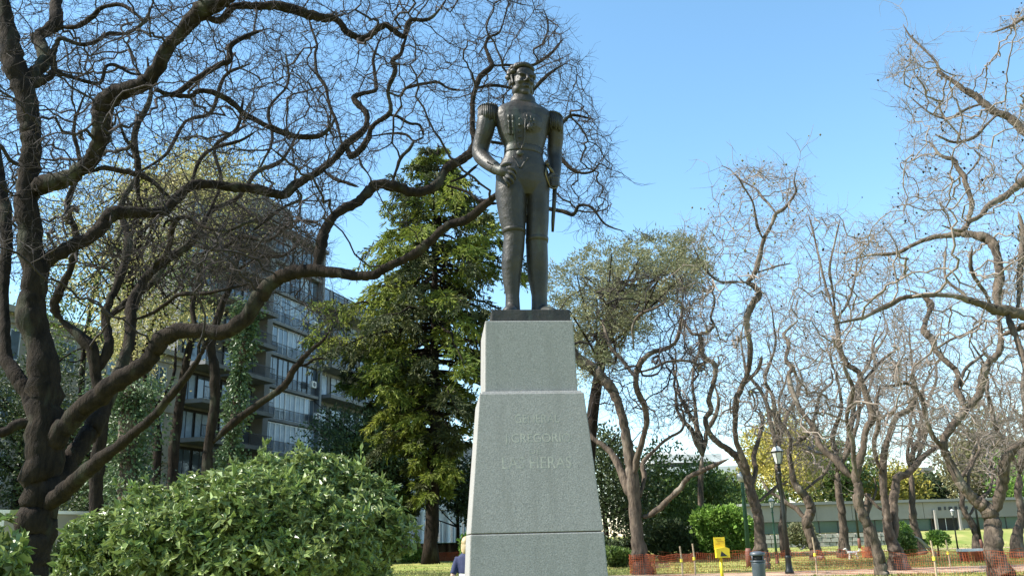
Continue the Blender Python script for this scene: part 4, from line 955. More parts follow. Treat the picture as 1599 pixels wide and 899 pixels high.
# bare poles of further trunks before the balconies
for lab, pts, w in (('straight bare trunk standing left of the glazed balconies', [(268,780),(272,700),(285,600),(300,520),(310,440)], 16), ('dark forked trunk in the shade below the balconies', [(240,790),(246,700),(240,640),(225,560),(250,470)], 14)):
    bare_tree('bare_tree', lab, [(0, [(x, y, w*(1-.12*i)) for i, (x, y) in enumerate(pts)]), (.3, [(pts[2][0], pts[2][1], 7), (pts[2][0]+30, pts[2][1]-50, 5), (pts[2][0]+35, pts[2][1]-110, 3)])], 40.0, [([(230,330),(420,330),(420,470),(230,480)], 260)], 'bare park trees', int(w), bark_dark, twig_dark, twig=.6, ground=False)
# dark evergreens in the shade left and the middle
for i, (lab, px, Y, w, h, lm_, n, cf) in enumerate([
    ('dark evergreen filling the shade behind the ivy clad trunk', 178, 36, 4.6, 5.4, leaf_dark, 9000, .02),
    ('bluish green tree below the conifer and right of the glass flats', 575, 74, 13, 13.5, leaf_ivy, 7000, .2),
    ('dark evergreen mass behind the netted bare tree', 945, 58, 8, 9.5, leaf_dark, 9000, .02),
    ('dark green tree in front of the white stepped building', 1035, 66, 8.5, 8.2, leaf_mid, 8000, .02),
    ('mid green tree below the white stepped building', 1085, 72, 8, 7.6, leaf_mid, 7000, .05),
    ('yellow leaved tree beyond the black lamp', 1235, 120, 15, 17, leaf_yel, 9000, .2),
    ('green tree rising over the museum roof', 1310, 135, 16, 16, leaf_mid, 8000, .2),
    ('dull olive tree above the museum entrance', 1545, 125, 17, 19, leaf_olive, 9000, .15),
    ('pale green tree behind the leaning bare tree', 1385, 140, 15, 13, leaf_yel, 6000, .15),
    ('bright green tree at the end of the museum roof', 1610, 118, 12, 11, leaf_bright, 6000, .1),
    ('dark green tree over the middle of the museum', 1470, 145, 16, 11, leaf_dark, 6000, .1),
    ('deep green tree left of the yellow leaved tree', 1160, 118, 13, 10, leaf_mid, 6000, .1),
    ('dark evergreen added to darken the cream flats left of the huge tree', 20, 44, 9, 13, leaf_dark, 11000, .05),  # added to darken the flats behind it
    ('dark tree added to darken the gap under the blossom tree', 130, 43, 8, 10.5, leaf_dark, 9000, .1),  # added beside the evergreen above to darken the left background
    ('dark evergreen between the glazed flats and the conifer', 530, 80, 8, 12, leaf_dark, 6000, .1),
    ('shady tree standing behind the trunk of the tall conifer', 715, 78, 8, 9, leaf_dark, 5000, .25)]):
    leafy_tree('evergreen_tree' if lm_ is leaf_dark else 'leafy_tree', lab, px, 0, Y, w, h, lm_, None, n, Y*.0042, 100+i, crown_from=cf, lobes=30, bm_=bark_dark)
# shrubs on the right
for i, (nm, lab, px, py, w, d, h, lm_, n, lf) in enumerate([
    ('bright_shrub', 'large bright green shrub behind the yellow box', 1132, 872, 4.6, 3.6, 3.4, leaf_bright, 9000, .2),
    ('dark_shrub', 'dark shrub right of the netted bare tree', 1045, 874, 3.4, 2.6, 2.6, leaf_dark, 6000, .17),
    ('low_shrub', 'low bright shrub at the right foot of the pedestal', 968, 886, 1.9, 1.5, 1.15, leaf_mid, 3500, .12),
    ('low_shrub', 'low dark clipped shrub beside the patch of soil and bush shade', 940, 884, 1.8, 1.6, 1.5, leaf_dark, 3500, .12),
    ('small_shrub', 'small leafy shrub at the foot of the double stemmed tree', 1413, 872, 1.4, 1.2, 1.5, leaf_mid, 1500, .13),
    ('low_shrub', 'sparse green shrub near the far orange net', 643, 878, 3.0, 1.6, 1.0, leaf_bright, 2200, .15),
    ('young_shrub', 'young bright leaved shrub just behind the pedestal corner', 733, 896, 1.0, .9, 2.0, leaf_bright, 1200, .12),
    ('grey_shrub', 'grey green bush in front of the low stone wall', 1256, 856, 3.2, 2, 2.4, leaf_cedar, 2500, .2)]):
    g_ = G(px, py); shrub(nm, lab, (g_[0], g_[1], 0), w, d, h, lm_, n, lf, 200+i)
def standard_tree(px, py, top, wpx, lab, seed):
    g_ = G(px, py); Y = g_[1]; rng = np.random.default_rng(seed); t = thing('young_tree', lab, 'tree', (g_[0], Y, 0)); h = float(P(px, top, Y)[2]); w = wpx*pxm(g_)
    tr = MB(); tr.tube([(g_[0], Y, -.05), (g_[0]+.03, Y, h*.4), (g_[0]-.02, Y, h*.75)], [.06, .05, .03], 7); O('trunk', tr, bark_grey, t)
    fo = MB(); leafy_crown(fo, clump_lobes((g_[0], Y, h*.68), (w*.5, w*.5, h*.33), 14, rng), 1800, rng, .17, .09); O('crown', fo, leaf_bright, t, smooth=False)
standard_tree(1466, 868, 823, 52, 'little round headed green tree tied to a stake', 301)
# leaning pale trunk with a few leaves
g_ = G(1462, 868); Y = g_[1]; t = thing('leaning_tree', 'small pale tree leaning to one side beside the staked one', 'tree', (g_[0], Y, 0))
tr = MB(); q = catmull(np.array([P(1466,870,Y), P(1450,855,Y), P(1436,842,Y), P(1424,836,Y), P(1415,826,Y)]), 4); q[0][2] = -.05; tr.tube(q, np.linspace(.13, .05, len(q)), 8); O('trunk', tr, mat('pale_wood', (.42,.38,.32), .9, 0, (.30,.27,.23), 4), t)
fo = MB(); leafy_crown(fo, clump_lobes(P(1412,834,Y), (.55,.5,.75), 9, rngb), 800, rngb, .16, .09); O('crown', fo, leaf_bright, t, smooth=False)
# ================================================================== buildings on the left
AST = R(17.6)
E = np.array([-math.sin(AST), -math.cos(AST), 0.0])      # along the street, towards the camera
NRM = np.array([math.cos(AST), -math.sin(AST), 0.0])     # out of the facades
ZV = np.array([0, 0, 1.0])
_c = P(496, 640, 86.0); C0 = np.array([_c[0], 86.0, 0.0])
def fp(s, n, z): return C0+E*s+NRM*n+ZV*z
def fbox(mb, s0, s1, n0, n1, z0, z1): return mb.obox(fp(s0, n0, z0), E*(s1-s0), NRM*(n1-n0), ZV*(z1-z0))
conc = mat('concrete_pale', (.215, .215, .21), .85, 0, (.16, .162, .16), .6, .1, 6, .2, third=(.12, .12, .118), third_scale=.25)
conc_b = mat('concrete_blue', (.20, .215, .225), .8, 0, (.16, .175, .185), .5, spec=.3)
cream = mat('cream_render', (.30, .27, .215), .9, 0, (.23, .205, .165), .5, third=(.17, .15, .125), third_scale=.2)
white_m = mat('white_render', (.74, .73, .69), .85, 0, (.62, .61, .58), .4)
stonew = mat('classical_stone', (.46, .45, .42), .85, 0, (.36, .35, .33), .8, third=(.28, .275, .26), third_scale=.3)
frame_d = mat('dark_frame', (.035, .037, .04), .5, .3)
frame_l = mat('aluminium_frame', (.5, .52, .54), .4, .6)
glass = mat('window_glass', (.05, .07, .09), .06, 0, (.10, .13, .16), .35, spec=.9, ramp=(.3, .7))
sky_pane = mat('sky_reflection_pane', (.30, .38, .46), .35, 0, (.18, .25, .33), 1.5, spec=.4)  # pale blue pane colour stands in for sky reflected in the glass
shade_in = mat('interior_shade_dark', (.022, .021, .02), .8)  # near-black colour stands in for the shade inside recesses and openings
rail_m = mat('railing_iron', (.03, .03, .032), .5, .5)
def railing(mb, s0, s1, n, z0, h=1.0, gap=.14):
    fbox(mb, s0, s1, n-.025, n+.025, z0+h-.05, z0+h); fbox(mb, s0, s1, n-.02, n+.02, z0+.08, z0+.12)
    k = int((s1-s0)/gap)
    for i in range(k+1):
        s = s0+(s1-s0)*i/k; fbox(mb, s-.011, s+.011, n-.011, n+.011, z0+.1, z0+h-.04)
def window(par, s0, s1, z0, z1, n, fm=frame_d, pm=glass, mull=1):
    f = MB(); w = .055
    fbox(f, s0, s1, n-.06, n+.03, z1-w, z1); fbox(f, s0, s1, n-.06, n+.03, z0, z0+w)
    fbox(f, s0, s0+w, n-.06, n+.03, z0+w, z1-w); fbox(f, s1-w, s1, n-.06, n+.03, z0+w, z1-w)
    for k in range(1, mull): sm = s0+(s1-s0)*k/mull; fbox(f, sm-w/2, sm+w/2, n-.05, n+.02, z0+w, z1-w)
    o = O('window', f, fm, par, smooth=False); p = MB(); fbox(p, s0+w, s1-w, n-.035, n-.015, z0+w, z1-w); O('pane', p, pm, o, smooth=False)
def ac_unit(par, s, z, n):
    a = MB(); fbox(a, s, s+.75, n, n+.32, z, z+.6); o = O('air_conditioner', a, white_m, par, smooth=False)
    g = MB(); a_ = np.arange(16)*2*math.pi/16; g.prism([fp(s+.37+.22*math.cos(q), n+.322, z+.3+.22*math.sin(q)) for q in a_], NRM, .015); O('fan_grille', g, frame_d, o, smooth=False)
rw = np.random.default_rng(81)
FH = 2.9
# --- block of flats with glass bays on its right and balconies on its left
b1 = thing('apartment_block', 'tall grey block of flats with glazed bays and slab balconies behind the trees', 'building', fp(11, 0, 0))
NF = 10; ZT = NF*FH+.6
mb = MB(); fbox(mb, -.3, 19.8, -8, -.9, 0, ZT+1.0); O('wall', mb, conc, b1, smooth=False)
mb = MB(); fbox(mb, -.35, .0, -.9, .16, 0, ZT); O('end_pier', mb, conc_b, b1, smooth=False)
mb = MB(); fbox(mb, 8.6, 9.4, -.9, .14, 0, ZT); O('pier', mb, conc, b1, smooth=False)
mb = MB(); fbox(mb, 2, 12, -7, -2.5, ZT+1.0, ZT+4.2); O('roof_house', mb, conc, b1, smooth=False)
for fl in range(NF):
    z = .6+fl*FH
    mb = MB(); fbox(mb, .003, 8.597, -.9, .06, z-.16, z+.10); O('floor_slab', mb, conc, b1, smooth=False)
    if fl < 2: continue
    light = fl in (3, 4, 6, 7)
    for k in range(5):
        s0 = .08+k*1.7
        window(b1, s0, s0+1.62, z+.14, z+FH-.22, -.25 if fl % 2 else -.4, frame_l if light else frame_d, sky_pane if rw.random() < (.75 if light else .3) else glass, 2)
    mb = MB(); railing(mb, .1, 8.5, .03, z+.10, .95, .16); O('railing', mb, rail_m, b1, smooth=False)
    if fl in (4, 5, 7): ac_unit(b1, .15+.9*(fl % 2), z+.75, .06)
for fl in range(1, NF):
    z = .6+fl*FH
    for s0, s1, dp in ((9.6, 14.4, 1.35), (15.2, 19.5, 1.5)):
        mb = MB(); fbox(mb, s0, s1, -.898, dp, z-.18, z+.14); bo = O('balcony', mb, conc, b1, smooth=False)
        mb = MB(); railing(mb, s0+.1, s1-.1, dp-.08, z+.14, .95, .17); O('railing', mb, rail_m, bo, smooth=False)
        mb = MB(); fbox(mb, s0+.2, s1-.2, -.896, -.88, z+.15, z+FH-.35); O('recess_shade_sheet', mb, shade_in, b1, smooth=False)  # flat dark sheet on the wall paints the shade behind the balcony
        nw = 2 if s1-s0 < 5 else 3; wv = (s1-s0-.4)/nw
        for k in range(nw): window(b1, s0+.2+k*wv+.1, s0+.2+(k+1)*wv-.1, z+.16, z+2.35, -.80, frame_d, sky_pane if rw.random() < .2 else glass, 2)
mb = MB(); fbox(mb, -.4, 19.9, -.9, .5, ZT, ZT+.35); fbox(mb, -.4, 19.9, -8.1, -.9, ZT+1.0, ZT+1.3); O('parapet', mb, conc, b1, smooth=False)
# --- cream building to the left
b0 = thing('apartment_block', 'cream block of flats with plain windows at the far left behind foliage', 'building', fp(41, 0, 0))
mb = MB(); fbox(mb, 20.3, 56, -14, 0, 0, 15.2); O('wall', mb, cream, b0, smooth=False)
mb = MB(); fbox(mb, 20.3, 56.2, -14.2, .45, 15.2, 15.6); O('cornice', mb, cream, b0, smooth=False)
for fl in range(4):
    z = 1.0+fl*3.6
    for k in range(7):
        s0 = 22+k*4.4; window(b0, s0, s0+1.5, z+.7, z+2.5, .03, frame_l, glass if rw.random() < .7 else sky_pane, 2)
        mb = MB(); fbox(mb, s0-.12, s0+1.62, .002, .16, z+.58, z+.68); O('sill', mb, conc, b0, smooth=False)
    mb = MB(); fbox(mb, 20.4, 56, .001, .12, z+2.86, z+3.04); O('string_course', mb, cream, b0, smooth=False)
# --- next block beyond, jutting balconies
b2 = thing('apartment_block', 'grey brown block with jutting balconies half hidden by the conifer', 'building', fp(-7, 0, 0))
mb = MB(); fbox(mb, -14, -.5, -14, -1.2, 0, 27); O('wall', mb, conc_b, b2, smooth=False)
for fl in range(1, 9):
    z = .4+fl*3.0
    mb = MB(); fbox(mb, -13.5, -.9, -1.2, .9, z-.2, z+.15); bo = O('balcony', mb, conc, b2, smooth=False)
    mb = MB(); railing(mb, -13.4, -1.0, .82, z+.15, .95, .16); O('railing', mb, rail_m, bo, smooth=False)
    for k in range(4): window(b2, -13+k*3.1, -13+k*3.1+2.4, z+.2, z+2.5, -1.14, frame_d, glass if rw.random() < .6 else sky_pane, 2)
# --- classical low building
b3 = thing('classical_mansion', 'pale classical mansion with arched windows and columns behind the conifer trunk', 'building', fp(-34, 0, 0))
mb = MB(); fbox(mb, -62, -15, -14, 0, 0, 11.5); O('wall', mb, stonew, b3, smooth=False)
mb = MB(); fbox(mb, -62.2, -14.8, -14, .6, 11.5, 12.1); O('cornice', mb, stonew, b3, smooth=False)
mb = MB(); fbox(mb, -62, -15, -3, .1, 12.1, 14.6); O('mansard_roof', mb, mat('slate_roof', (.10, .11, .125), .6, 0, (.07, .075, .085), 2), b3, smooth=False)
mb = MB(); fbox(mb, -62.1, -14.9, .001, .3, 5.3, 5.7); O('string_course', mb, stonew, b3, smooth=False)
def arched(par, s, z0, z1, w, n):
    a_ = np.linspace(0, math.pi, 11); prof = [(s-w/2, z0), (s+w/2, z0)]+[(s+w/2*math.cos(q), z1+w/2*math.sin(q)) for q in a_]
    g = MB(); g.prism([fp(u, n+.01, v) for u, v in prof], NRM, .03); o = O('window', g, glass, par, smooth=False)
    fr = MB(); q = [fp(u, n+.06, v) for u, v in prof[1:]]+[fp(s-w/2, n+.06, z0)]; fr.tube(q, .09, 5); O('frame', fr, white_m, o, smooth=False)
    for k in (-1, 0, 1):
        b_ = MB(); fbox(b_, s+k*w/4-.03, s+k*w/4+.03, n+.04, n+.09, z0, z1+w*.35); O('glazing_bar', b_, white_m, o, smooth=False)
for k in range(11):
    s = -18-k*4.1; arched(b3, s, 1.0, 3.2, 1.7, 0); arched(b3, s, 6.4, 8.6, 1.5, 0)
    cl = MB(); cc = fp(s-2.05, .42, 0); cl.lathe(cc, [(.36,0),(.36,.35),(.27,.45),(.25,2.5),(.22,4.7),(.32,4.85),(.32,5.15)], 14); O('column', cl, white_m, b3)
# --- garden wall with a pale cap on the left
gw = thing('garden_wall', 'cream garden wall with a white cap behind the dark tree', 'wall', P(90, 850, 30)*np.array([1, 1, 0]))
w0, w1 = P(-40, 850, 27.0), P(235, 850, 33.0); dv = (w1-w0)*np.array([1, 1, 0]); hh = float(P(130, 803, 30.5)[2])
pn = unit(np.array([dv[1], -dv[0], 0.0]))
mb = MB(); mb.obox([w0[0], w0[1], -.05], dv, -pn*.25, ZV*(hh+.05)); O('wall', mb, cream, gw, smooth=False)
mb = MB(); mb.obox(np.array([w0[0], w0[1], hh])+pn*.06, dv, -pn*.37, ZV*.10); O('cap', mb, white_m, gw, smooth=False)
L_ = np.linalg.norm(dv); ed = dv/L_
for k in range(4):
    mb = MB(); c = np.array([w0[0], w0[1], -.05])+ed*(k+.3)*L_/4+pn*.05; mb.obox(c, ed*.32, -pn*.35, ZV*(hh+.05)); O('pier', mb, white_m, gw, smooth=False)
# ================================================================== museum and terrace on the right
YM = 106.0
mz = 1.35
def mx(px): return float(P(px, 830, YM)[0])
tw = thing('terrace_wall', 'low rough stone retaining wall before the long flat building', 'wall', (mx(1330), 100, 0))
rs = np.random.default_rng(91)
x = mx(1185)*100/YM
sm = mat('rubble_stone', (.42, .39, .34), .9, 0, (.30, .28, .24), 2, .3, 10)
mb = MB(); mb.box(((mx(1185)+mx(1420))*.5*100/YM, 100.35, mz/2), ((mx(1420)-mx(1185))*100/YM, .5, mz)); O('core', mb, soil_m, tw, smooth=False)
sb = MB(); xe = mx(1420)*100/YM
for row in range(3):
    xx = x+rs.uniform(0, .4)
    while xx < xe:
        w = rs.uniform(.5, 1.1); h = mz/3; sb.box((xx+w/2, 100.0+rs.uniform(-.05, .05), (row+.5)*h), (w*.94, .5, h*.9), rs.normal(0, .02), .93); xx += w
o = O('stones', sb, sm, tw, smooth=False, kind='stuff')
tb = MB(); tb.add([[x-60, 100.2, mz-.02], [200, 100.2, mz-.02], [200, 400, mz-.02], [x-60, 400, mz-.02]], np.array([[0, 1, 2, 3]])); O('terrace', tb, grass_m, smooth=False, kind='structure')
tb = MB(); tb.add([[xe-.5, 92, -.0], [200, 88, 0], [200, 100.25, mz-.01], [xe-.5, 100.25, mz-.01]], np.array([[0, 1, 2, 3]])); O('grass_slope', tb, grass_m, smooth=False, kind='structure')
mu = thing('museum', 'long flat concrete building with a glass band and dark entrance', 'building', (mx(1400), YM, mz))
mc = mat('museum_concrete', (.29, .275, .25), .85, 0, (.235, .225, .205), .3, .1, 4, third=(.20, .19, .175), third_scale=.12)
mg = mat('museum_glass', (.035, .085, .075), .2, 0, (.06, .12, .105), .25, spec=.35)
zt = float(P(1400, 781.5, YM)[2]); zg = float(P(1400, 810, YM)[2])
xs = mx(1165)
mb = MB(); mb.box((xs+50, YM+12.5, mz+(zt-mz)/2), (99.6, 23.6, zt-mz-.3)); O('wall', mb, mc, mu, smooth=False)
mb = MB(); mb.box((xs+50, YM+11.8, zt-.06), (100.6, 24.4, .30)); O('roof_edge', mb, mat('museum_roof_edge', (.17,.18,.17), .8), mu, smooth=False)
pw = 4.1
for k in range(24):
    x0 = xs+k*pw
    mb = MB(); mb.box((x0+pw/2, YM-.10+.35, (zt-.24+zg)/2), (pw-.05, .55, zt-.24-zg)); O('facade_panel', mb, mc, mu, smooth=False)
ent = (mx(1462), mx(1500))
for k in range(46):
    x0 = xs+k*2.14
    if x0+2.1 > ent[0]-.2 and x0 < ent[1]+.2: continue
    mb = MB(); mb.box((x0+1.07, YM+.55, (zg+mz)/2), (2.05, .06, zg-mz-.1)); wv = O('window', mb, mg, mu, smooth=False)
    mb = MB(); mb.box((x0+2.12, YM+.52, (zg+mz)/2), (.09, .12, zg-mz-.06)); O('mullion', mb, frame_d, wv, smooth=False)
mb = MB(); mb.box((sum(ent)/2, YM+.45, (zg+.6+mz)/2), (ent[1]-ent[0], .2, zg+.6-mz)); O('entrance', mb, shade_in, mu, smooth=False)  # near-black slab painted as the shade within the doorway
for xx in ent:
    mb = MB(); mb.box((xx, YM-.3, (zg+.9+mz)/2), (.22, .3, zg+.9-mz)); O('door_post', mb, mc, mu, smooth=False)
for k in range(3):
    mb = MB(); mb.box((ent[0]+(ent[1]-ent[0])*(k+.5)/3, YM+.32, (zg+.4+mz)/2), (.06, .05, zg+.4-mz)); O('door_bar', mb, frame_l, mu, smooth=False)
for k, w in enumerate((.35, .2, .42, .3, .4, .25)):
    mb = MB(); mb.box((ent[0]+.75+k*.62, YM-.06, zg+1.05+.02*(k % 2)), (w, .06, .36)); O('sign_mark', mb, frame_d, mu, smooth=False)
# white stepped building behind
YW = 150.0
wb = thing('white_building', 'white modern building with a stepped overhanging roof beyond the dark trees', 'building', P(1060, 850, YW)*np.array([1, 1, 0]))
def wpt(px, py): return P(px, py, YW)
for nm, (x0, y0), (x1, y1), dep, mm in (('storey', (1010, 741), (1165, 845), 30, white_m), ('terrace_slab', (1000, 733), (1150, 741), 32, white_m), ('storey', (1018, 722), (1112, 733), 24, frame_d), ('terrace_slab', (1012, 713), (1122, 722), 27, white_m), ('roof_house', (1022, 705), (1085, 713), 16, white_m)):
    a, b = wpt(x0, y0), wpt(x1, y1); z0 = max(b[2], 0)
    mb = MB(); mb.obox([a[0], YW-(dep-16)*.25, z0], [b[0]-a[0], 0, 0], [0, dep, 0], [0, 0, a[2]-z0]); O(nm, mb, mm, wb, smooth=False)
for k in range(9):
    a = wpt(1016+k*16, 752); mb = MB(); mb.box((a[0], YW-3.52, a[2]-1.6), (1.4, .08, 1.7)); O('window', mb, glass, wb, smooth=False)
# far pale tower above the entrance
YT = 170.0; a, b = P(1425, 735, YT), P(1470, 850, YT)
ft = thing('concrete_block', 'pale square concrete block showing between trunks above the museum', 'building', (float((a[0]+b[0])/2), YT, 0))
mb = MB(); mb.obox([a[0], YT, 0], [b[0]-a[0], 0, 0], [0, 10, 0], [0, 0, a[2]]); O('wall', mb, conc, ft, smooth=False)
mb = MB(); mb.obox([a[0]-.6, YT-.6, a[2]], [b[0]-a[0]+1.2, 0, 0], [0, 11.2, 0], [0, 0, .6]); O('roof_slab', mb, conc, ft, smooth=False)
# ================================================================== street furniture
lamp_m = mat('lamp_iron', (.018, .022, .022), .45, .4, (.03, .035, .034), 3)
lamp_g = mat('lamp_green', (.02, .075, .05), .5, .2, (.03, .09, .065), 3)
lamp_r = mat('lamp_rust_base', (.20, .075, .05), .7, 0, (.12, .05, .04), 6)
lglass = mat('lantern_glass', (.55, .56, .52), .35, 0, (.44, .45, .42), 6, spec=.5)
lcap = mat('lantern_cap', (.50, .51, .50), .5, .2)
yellow = mat('yellow_paint', (.80, .56, .02), .5, 0, (.70, .47, .02), 3)
tape = mat('yellow_tape', (.75, .62, .06), .6)
orange = mat('orange_net', (.50, .12, .04), .8, 0, (.36, .10, .05), 2, transl=.25)
wood = mat('stake_wood', (.42, .33, .22), .9, 0, (.30, .23, .15), 5)
def hexring(c, r, z, n=6, rot=0.0):
    a = np.arange(n)*2*math.pi/n+rot; return np.stack([c[0]+r*np.cos(a), c[1]+r*np.sin(a), np.full(n, z)], 1)
def street_lamp(label, px, py, toppx, pm, group='park lanterns', base_m=None, small=False):
    g_ = G(px, py); H = float(P(px, toppx, g_[1])[2]); k = H/5.0
    t = thing('street_lamp', label, 'lamp', (g_[0], g_[1], 0), group); c = np.array([g_[0], g_[1], 0])
    b_ = MB(); b_.lathe(c, [(.17*k,-.02),(.17*k,.10*k),(.13*k,.16*k),(.115*k,.55*k),(.13*k,.58*k),(.13*k,.64*k),(.10*k,.68*k)], 14); O('base', b_, base_m or pm, t)
    p = MB(); p.lathe(c, [(.095*k,.68*k),(.075*k,2.4*k),(.06*k,3.72*k),(.09*k,3.75*k),(.09*k,3.82*k),(.055*k,3.86*k)], 12); O('pole', p, pm, t)
    n_ = MB(); n_.lathe(c, [(.05*k,3.86*k),(.05*k,3.98*k),(.10*k,4.02*k),(.05*k,4.06*k),(.06*k,4.12*k),(.13*k,4.16*k)], 12); O('neck', n_, pm, t)
    gl = MB(); gl.loft([hexring(c, .125*k, 4.165*k), hexring(c, .225*k, 4.60*k)]); ln = O('lantern', gl, lglass, t, smooth=False)
    for q in range(6):
        a = q*math.pi/3; f = MB(); f.tube([c+[.132*k*math.cos(a), .132*k*math.sin(a), 4.15*k], c+[.234*k*math.cos(a), .234*k*math.sin(a), 4.62*k]], .014*k, 5); O('frame_bar', f, pm, ln, smooth=False)
    rg = MB(); rg.loft([hexring(c, .25*k, 4.60*k), hexring(c, .27*k, 4.64*k), hexring(c, .25*k, 4.66*k)]); O('rim', rg, pm, t, smooth=False)
    cp = MB(); cp.loft([hexring(c, .245*k, 4.66*k), hexring(c, .13*k, 4.82*k), hexring(c, .05*k, 4.86*k)]); O('cap', cp, lcap, t, smooth=False)
    fi = MB(); fi.lathe(c, [(.03*k,4.86*k),(.045*k,4.90*k),(.02*k,4.93*k),(.004*k,5.0*k)], 8); O('finial', fi, pm, t)
    return t
street_lamp('tall black lantern post wrapped low down in orange net', 1233, 895, 690, lamp_m)
street_lamp('black lantern post on the lawn before the stone wall', 1320, 860, 787, lamp_m)
street_lamp('black lantern post before the museum entrance', 1497, 865, 792, lamp_m)
street_lamp('green lantern post with a rusty foot near the bright shrub', 1214, 880, 774, lamp_g, base_m=lamp_r)
street_lamp('small lantern showing against the dark evergreens right of the pedestal', 961, 872, 786, lamp_m)
def pole(name, label, px, py, top, w, m_, cat):
    g_ = G(px, py); h = float(P(px, top, g_[1])[2]); t = thing(name, label, cat, (g_[0], g_[1], 0)); c = np.array([g_[0], g_[1], 0]); r = w/2*pxm(g_)
    b_ = MB(); b_.lathe(c, [(r*1.5,-.02),(r*1.5,.75),(r*1.1,.9)], 12); O('base', b_, lamp_r, t)
    s_ = MB(); s_.lathe(c, [(r*1.05,.9),(r*.8,h-.1),(r*.9,h)], 12); O('shaft', s_, m_, t)
    return t, c, h, r
pt, c, h, r = pole('green_post', 'plain green post with a rusty foot behind the litter bin', 1171, 886, 752, 7, lamp_g, 'post')
hd = MB(); hd.lathe(c+[0, 0, h], [(r*.9,0),(r*2.2,.1),(r*2.4,.35),(r*.6,.5)], 10); O('head', hd, lcap, pt)
pole('grey_post', 'thin dark post left of the double stemmed bare tree', 1343, 856, 786, 3.4, lamp_m, 'post')
pole('grey_post', 'thick dark post just left of the far bare tree', 1535, 866, 786, 4, lamp_m, 'post')
# litter bin
g_ = G(1188, 925); bb = np.array([g_[0], g_[1], 0]); hb = float(P(1187, 860, g_[1])[2]); rb = 10.6*pxm(P(1187, 880, g_[1]))
lb_ = thing('litter_bin', 'dark grey round litter bin with a hooded top before the path', 'bin', bb)
binm = mat('bin_plastic', (.055, .07, .085), .45, 0, (.07, .085, .10), 3)
q = MB(); q.lathe(bb, [(rb*.86,0),(rb*.9,.06),(rb*.98,hb*.70),(rb*1.0,hb*.745)], 24); O('body', q, binm, lb_)
q = MB(); q.lathe(bb, [(rb*1.08,hb*.745),(rb*1.1,hb*.76),(rb*1.08,hb*.78)], 24); O('rim', q, binm, lb_)
q = MB(); q.lathe(bb, [(rb*.8,hb*.78),(rb*.8,hb*.9)], 18); O('opening_shade', q, shade_in, lb_)  # solid near-black drum stands in for the shade under the hood
for a in (.5, 1.6, 3.6, 5.4):
    q = MB(); q.tube([bb+[rb*.95*math.cos(a), rb*.95*math.sin(a), hb*.77], bb+[rb*.95*math.cos(a), rb*.95*math.sin(a), hb*.9]], rb*.14, 6); O('hood_post', q, binm, lb_)
q = MB(); q.lathe(bb, [(rb*1.06,hb*.895),(rb*1.1,hb*.93),(rb*1.0,hb*.975),(rb*.5,hb*1.0),(.01,hb*1.005)], 24); O('hood', q, binm, lb_)
# yellow box on a post
g_ = G(1129, 913); yb = np.array([g_[0], g_[1], 0]); s_ = pxm(P(1126, 860, g_[1]))
yx = thing('yellow_box', 'bright yellow dispenser box on a yellow post with a dark triangle', 'sign', yb)
def yz(py): return float(P(1126, py, g_[1])[2])
q = MB(); q.tube([yb-[0, 0, .05], yb+[0, 0, yz(868)]], 2.6*s_, 8); O('post', q, yellow, yx)
x0 = float(P(1115.5, 850, g_[1])[0]); x1 = float(P(1137, 860, g_[1])[0]); xm = float(P(1132, 845, g_[1])[0])
q = MB(); q.obox([x0, yb[1]+.02, yz(857)], [xm-x0, 0, 0], [0, .05, 0], [0, 0, yz(838)-yz(857)]); O('back_plate', q, yellow, yx, smooth=False)
zz0, zz1, zz2 = yz(870), yz(856), yz(853)
q = MB(); q.prism([[x0, yb[1]-.22, zz0], [x1, yb[1]-.22, zz0], [x1, yb[1]-.22, zz1], [(x0*.3+x1*.7), yb[1]-.22, zz2], [x0, yb[1]-.22, zz1]], [0, 1, 0], .235); O('box', q, yellow, yx, smooth=False)
q = MB(); yy = yb[1]-.226; q.prism([[x0*.72+x1*.28, yy, zz0+.16*(zz1-zz0)], [x0*.18+x1*.82, yy, zz0+.18*(zz1-zz0)], [x0*.62+x1*.38, yy, zz0+.74*(zz1-zz0)]], [0, 1, 0], .012); O('dark_triangle', q, frame_d, yx, smooth=False)
for i, w in enumerate((.5, .62, .4)):
    q = MB(); zc_ = yz(842+3.4*i); q.obox([x0+.06*(i % 2)+.05, yb[1]+.012, zc_], [(xm-x0)*w, 0, 0], [0, .006, 0], [0, 0, .018]); O('print_line', q, mat('print_brown', (.45, .22, .02), .7), yx, smooth=False)
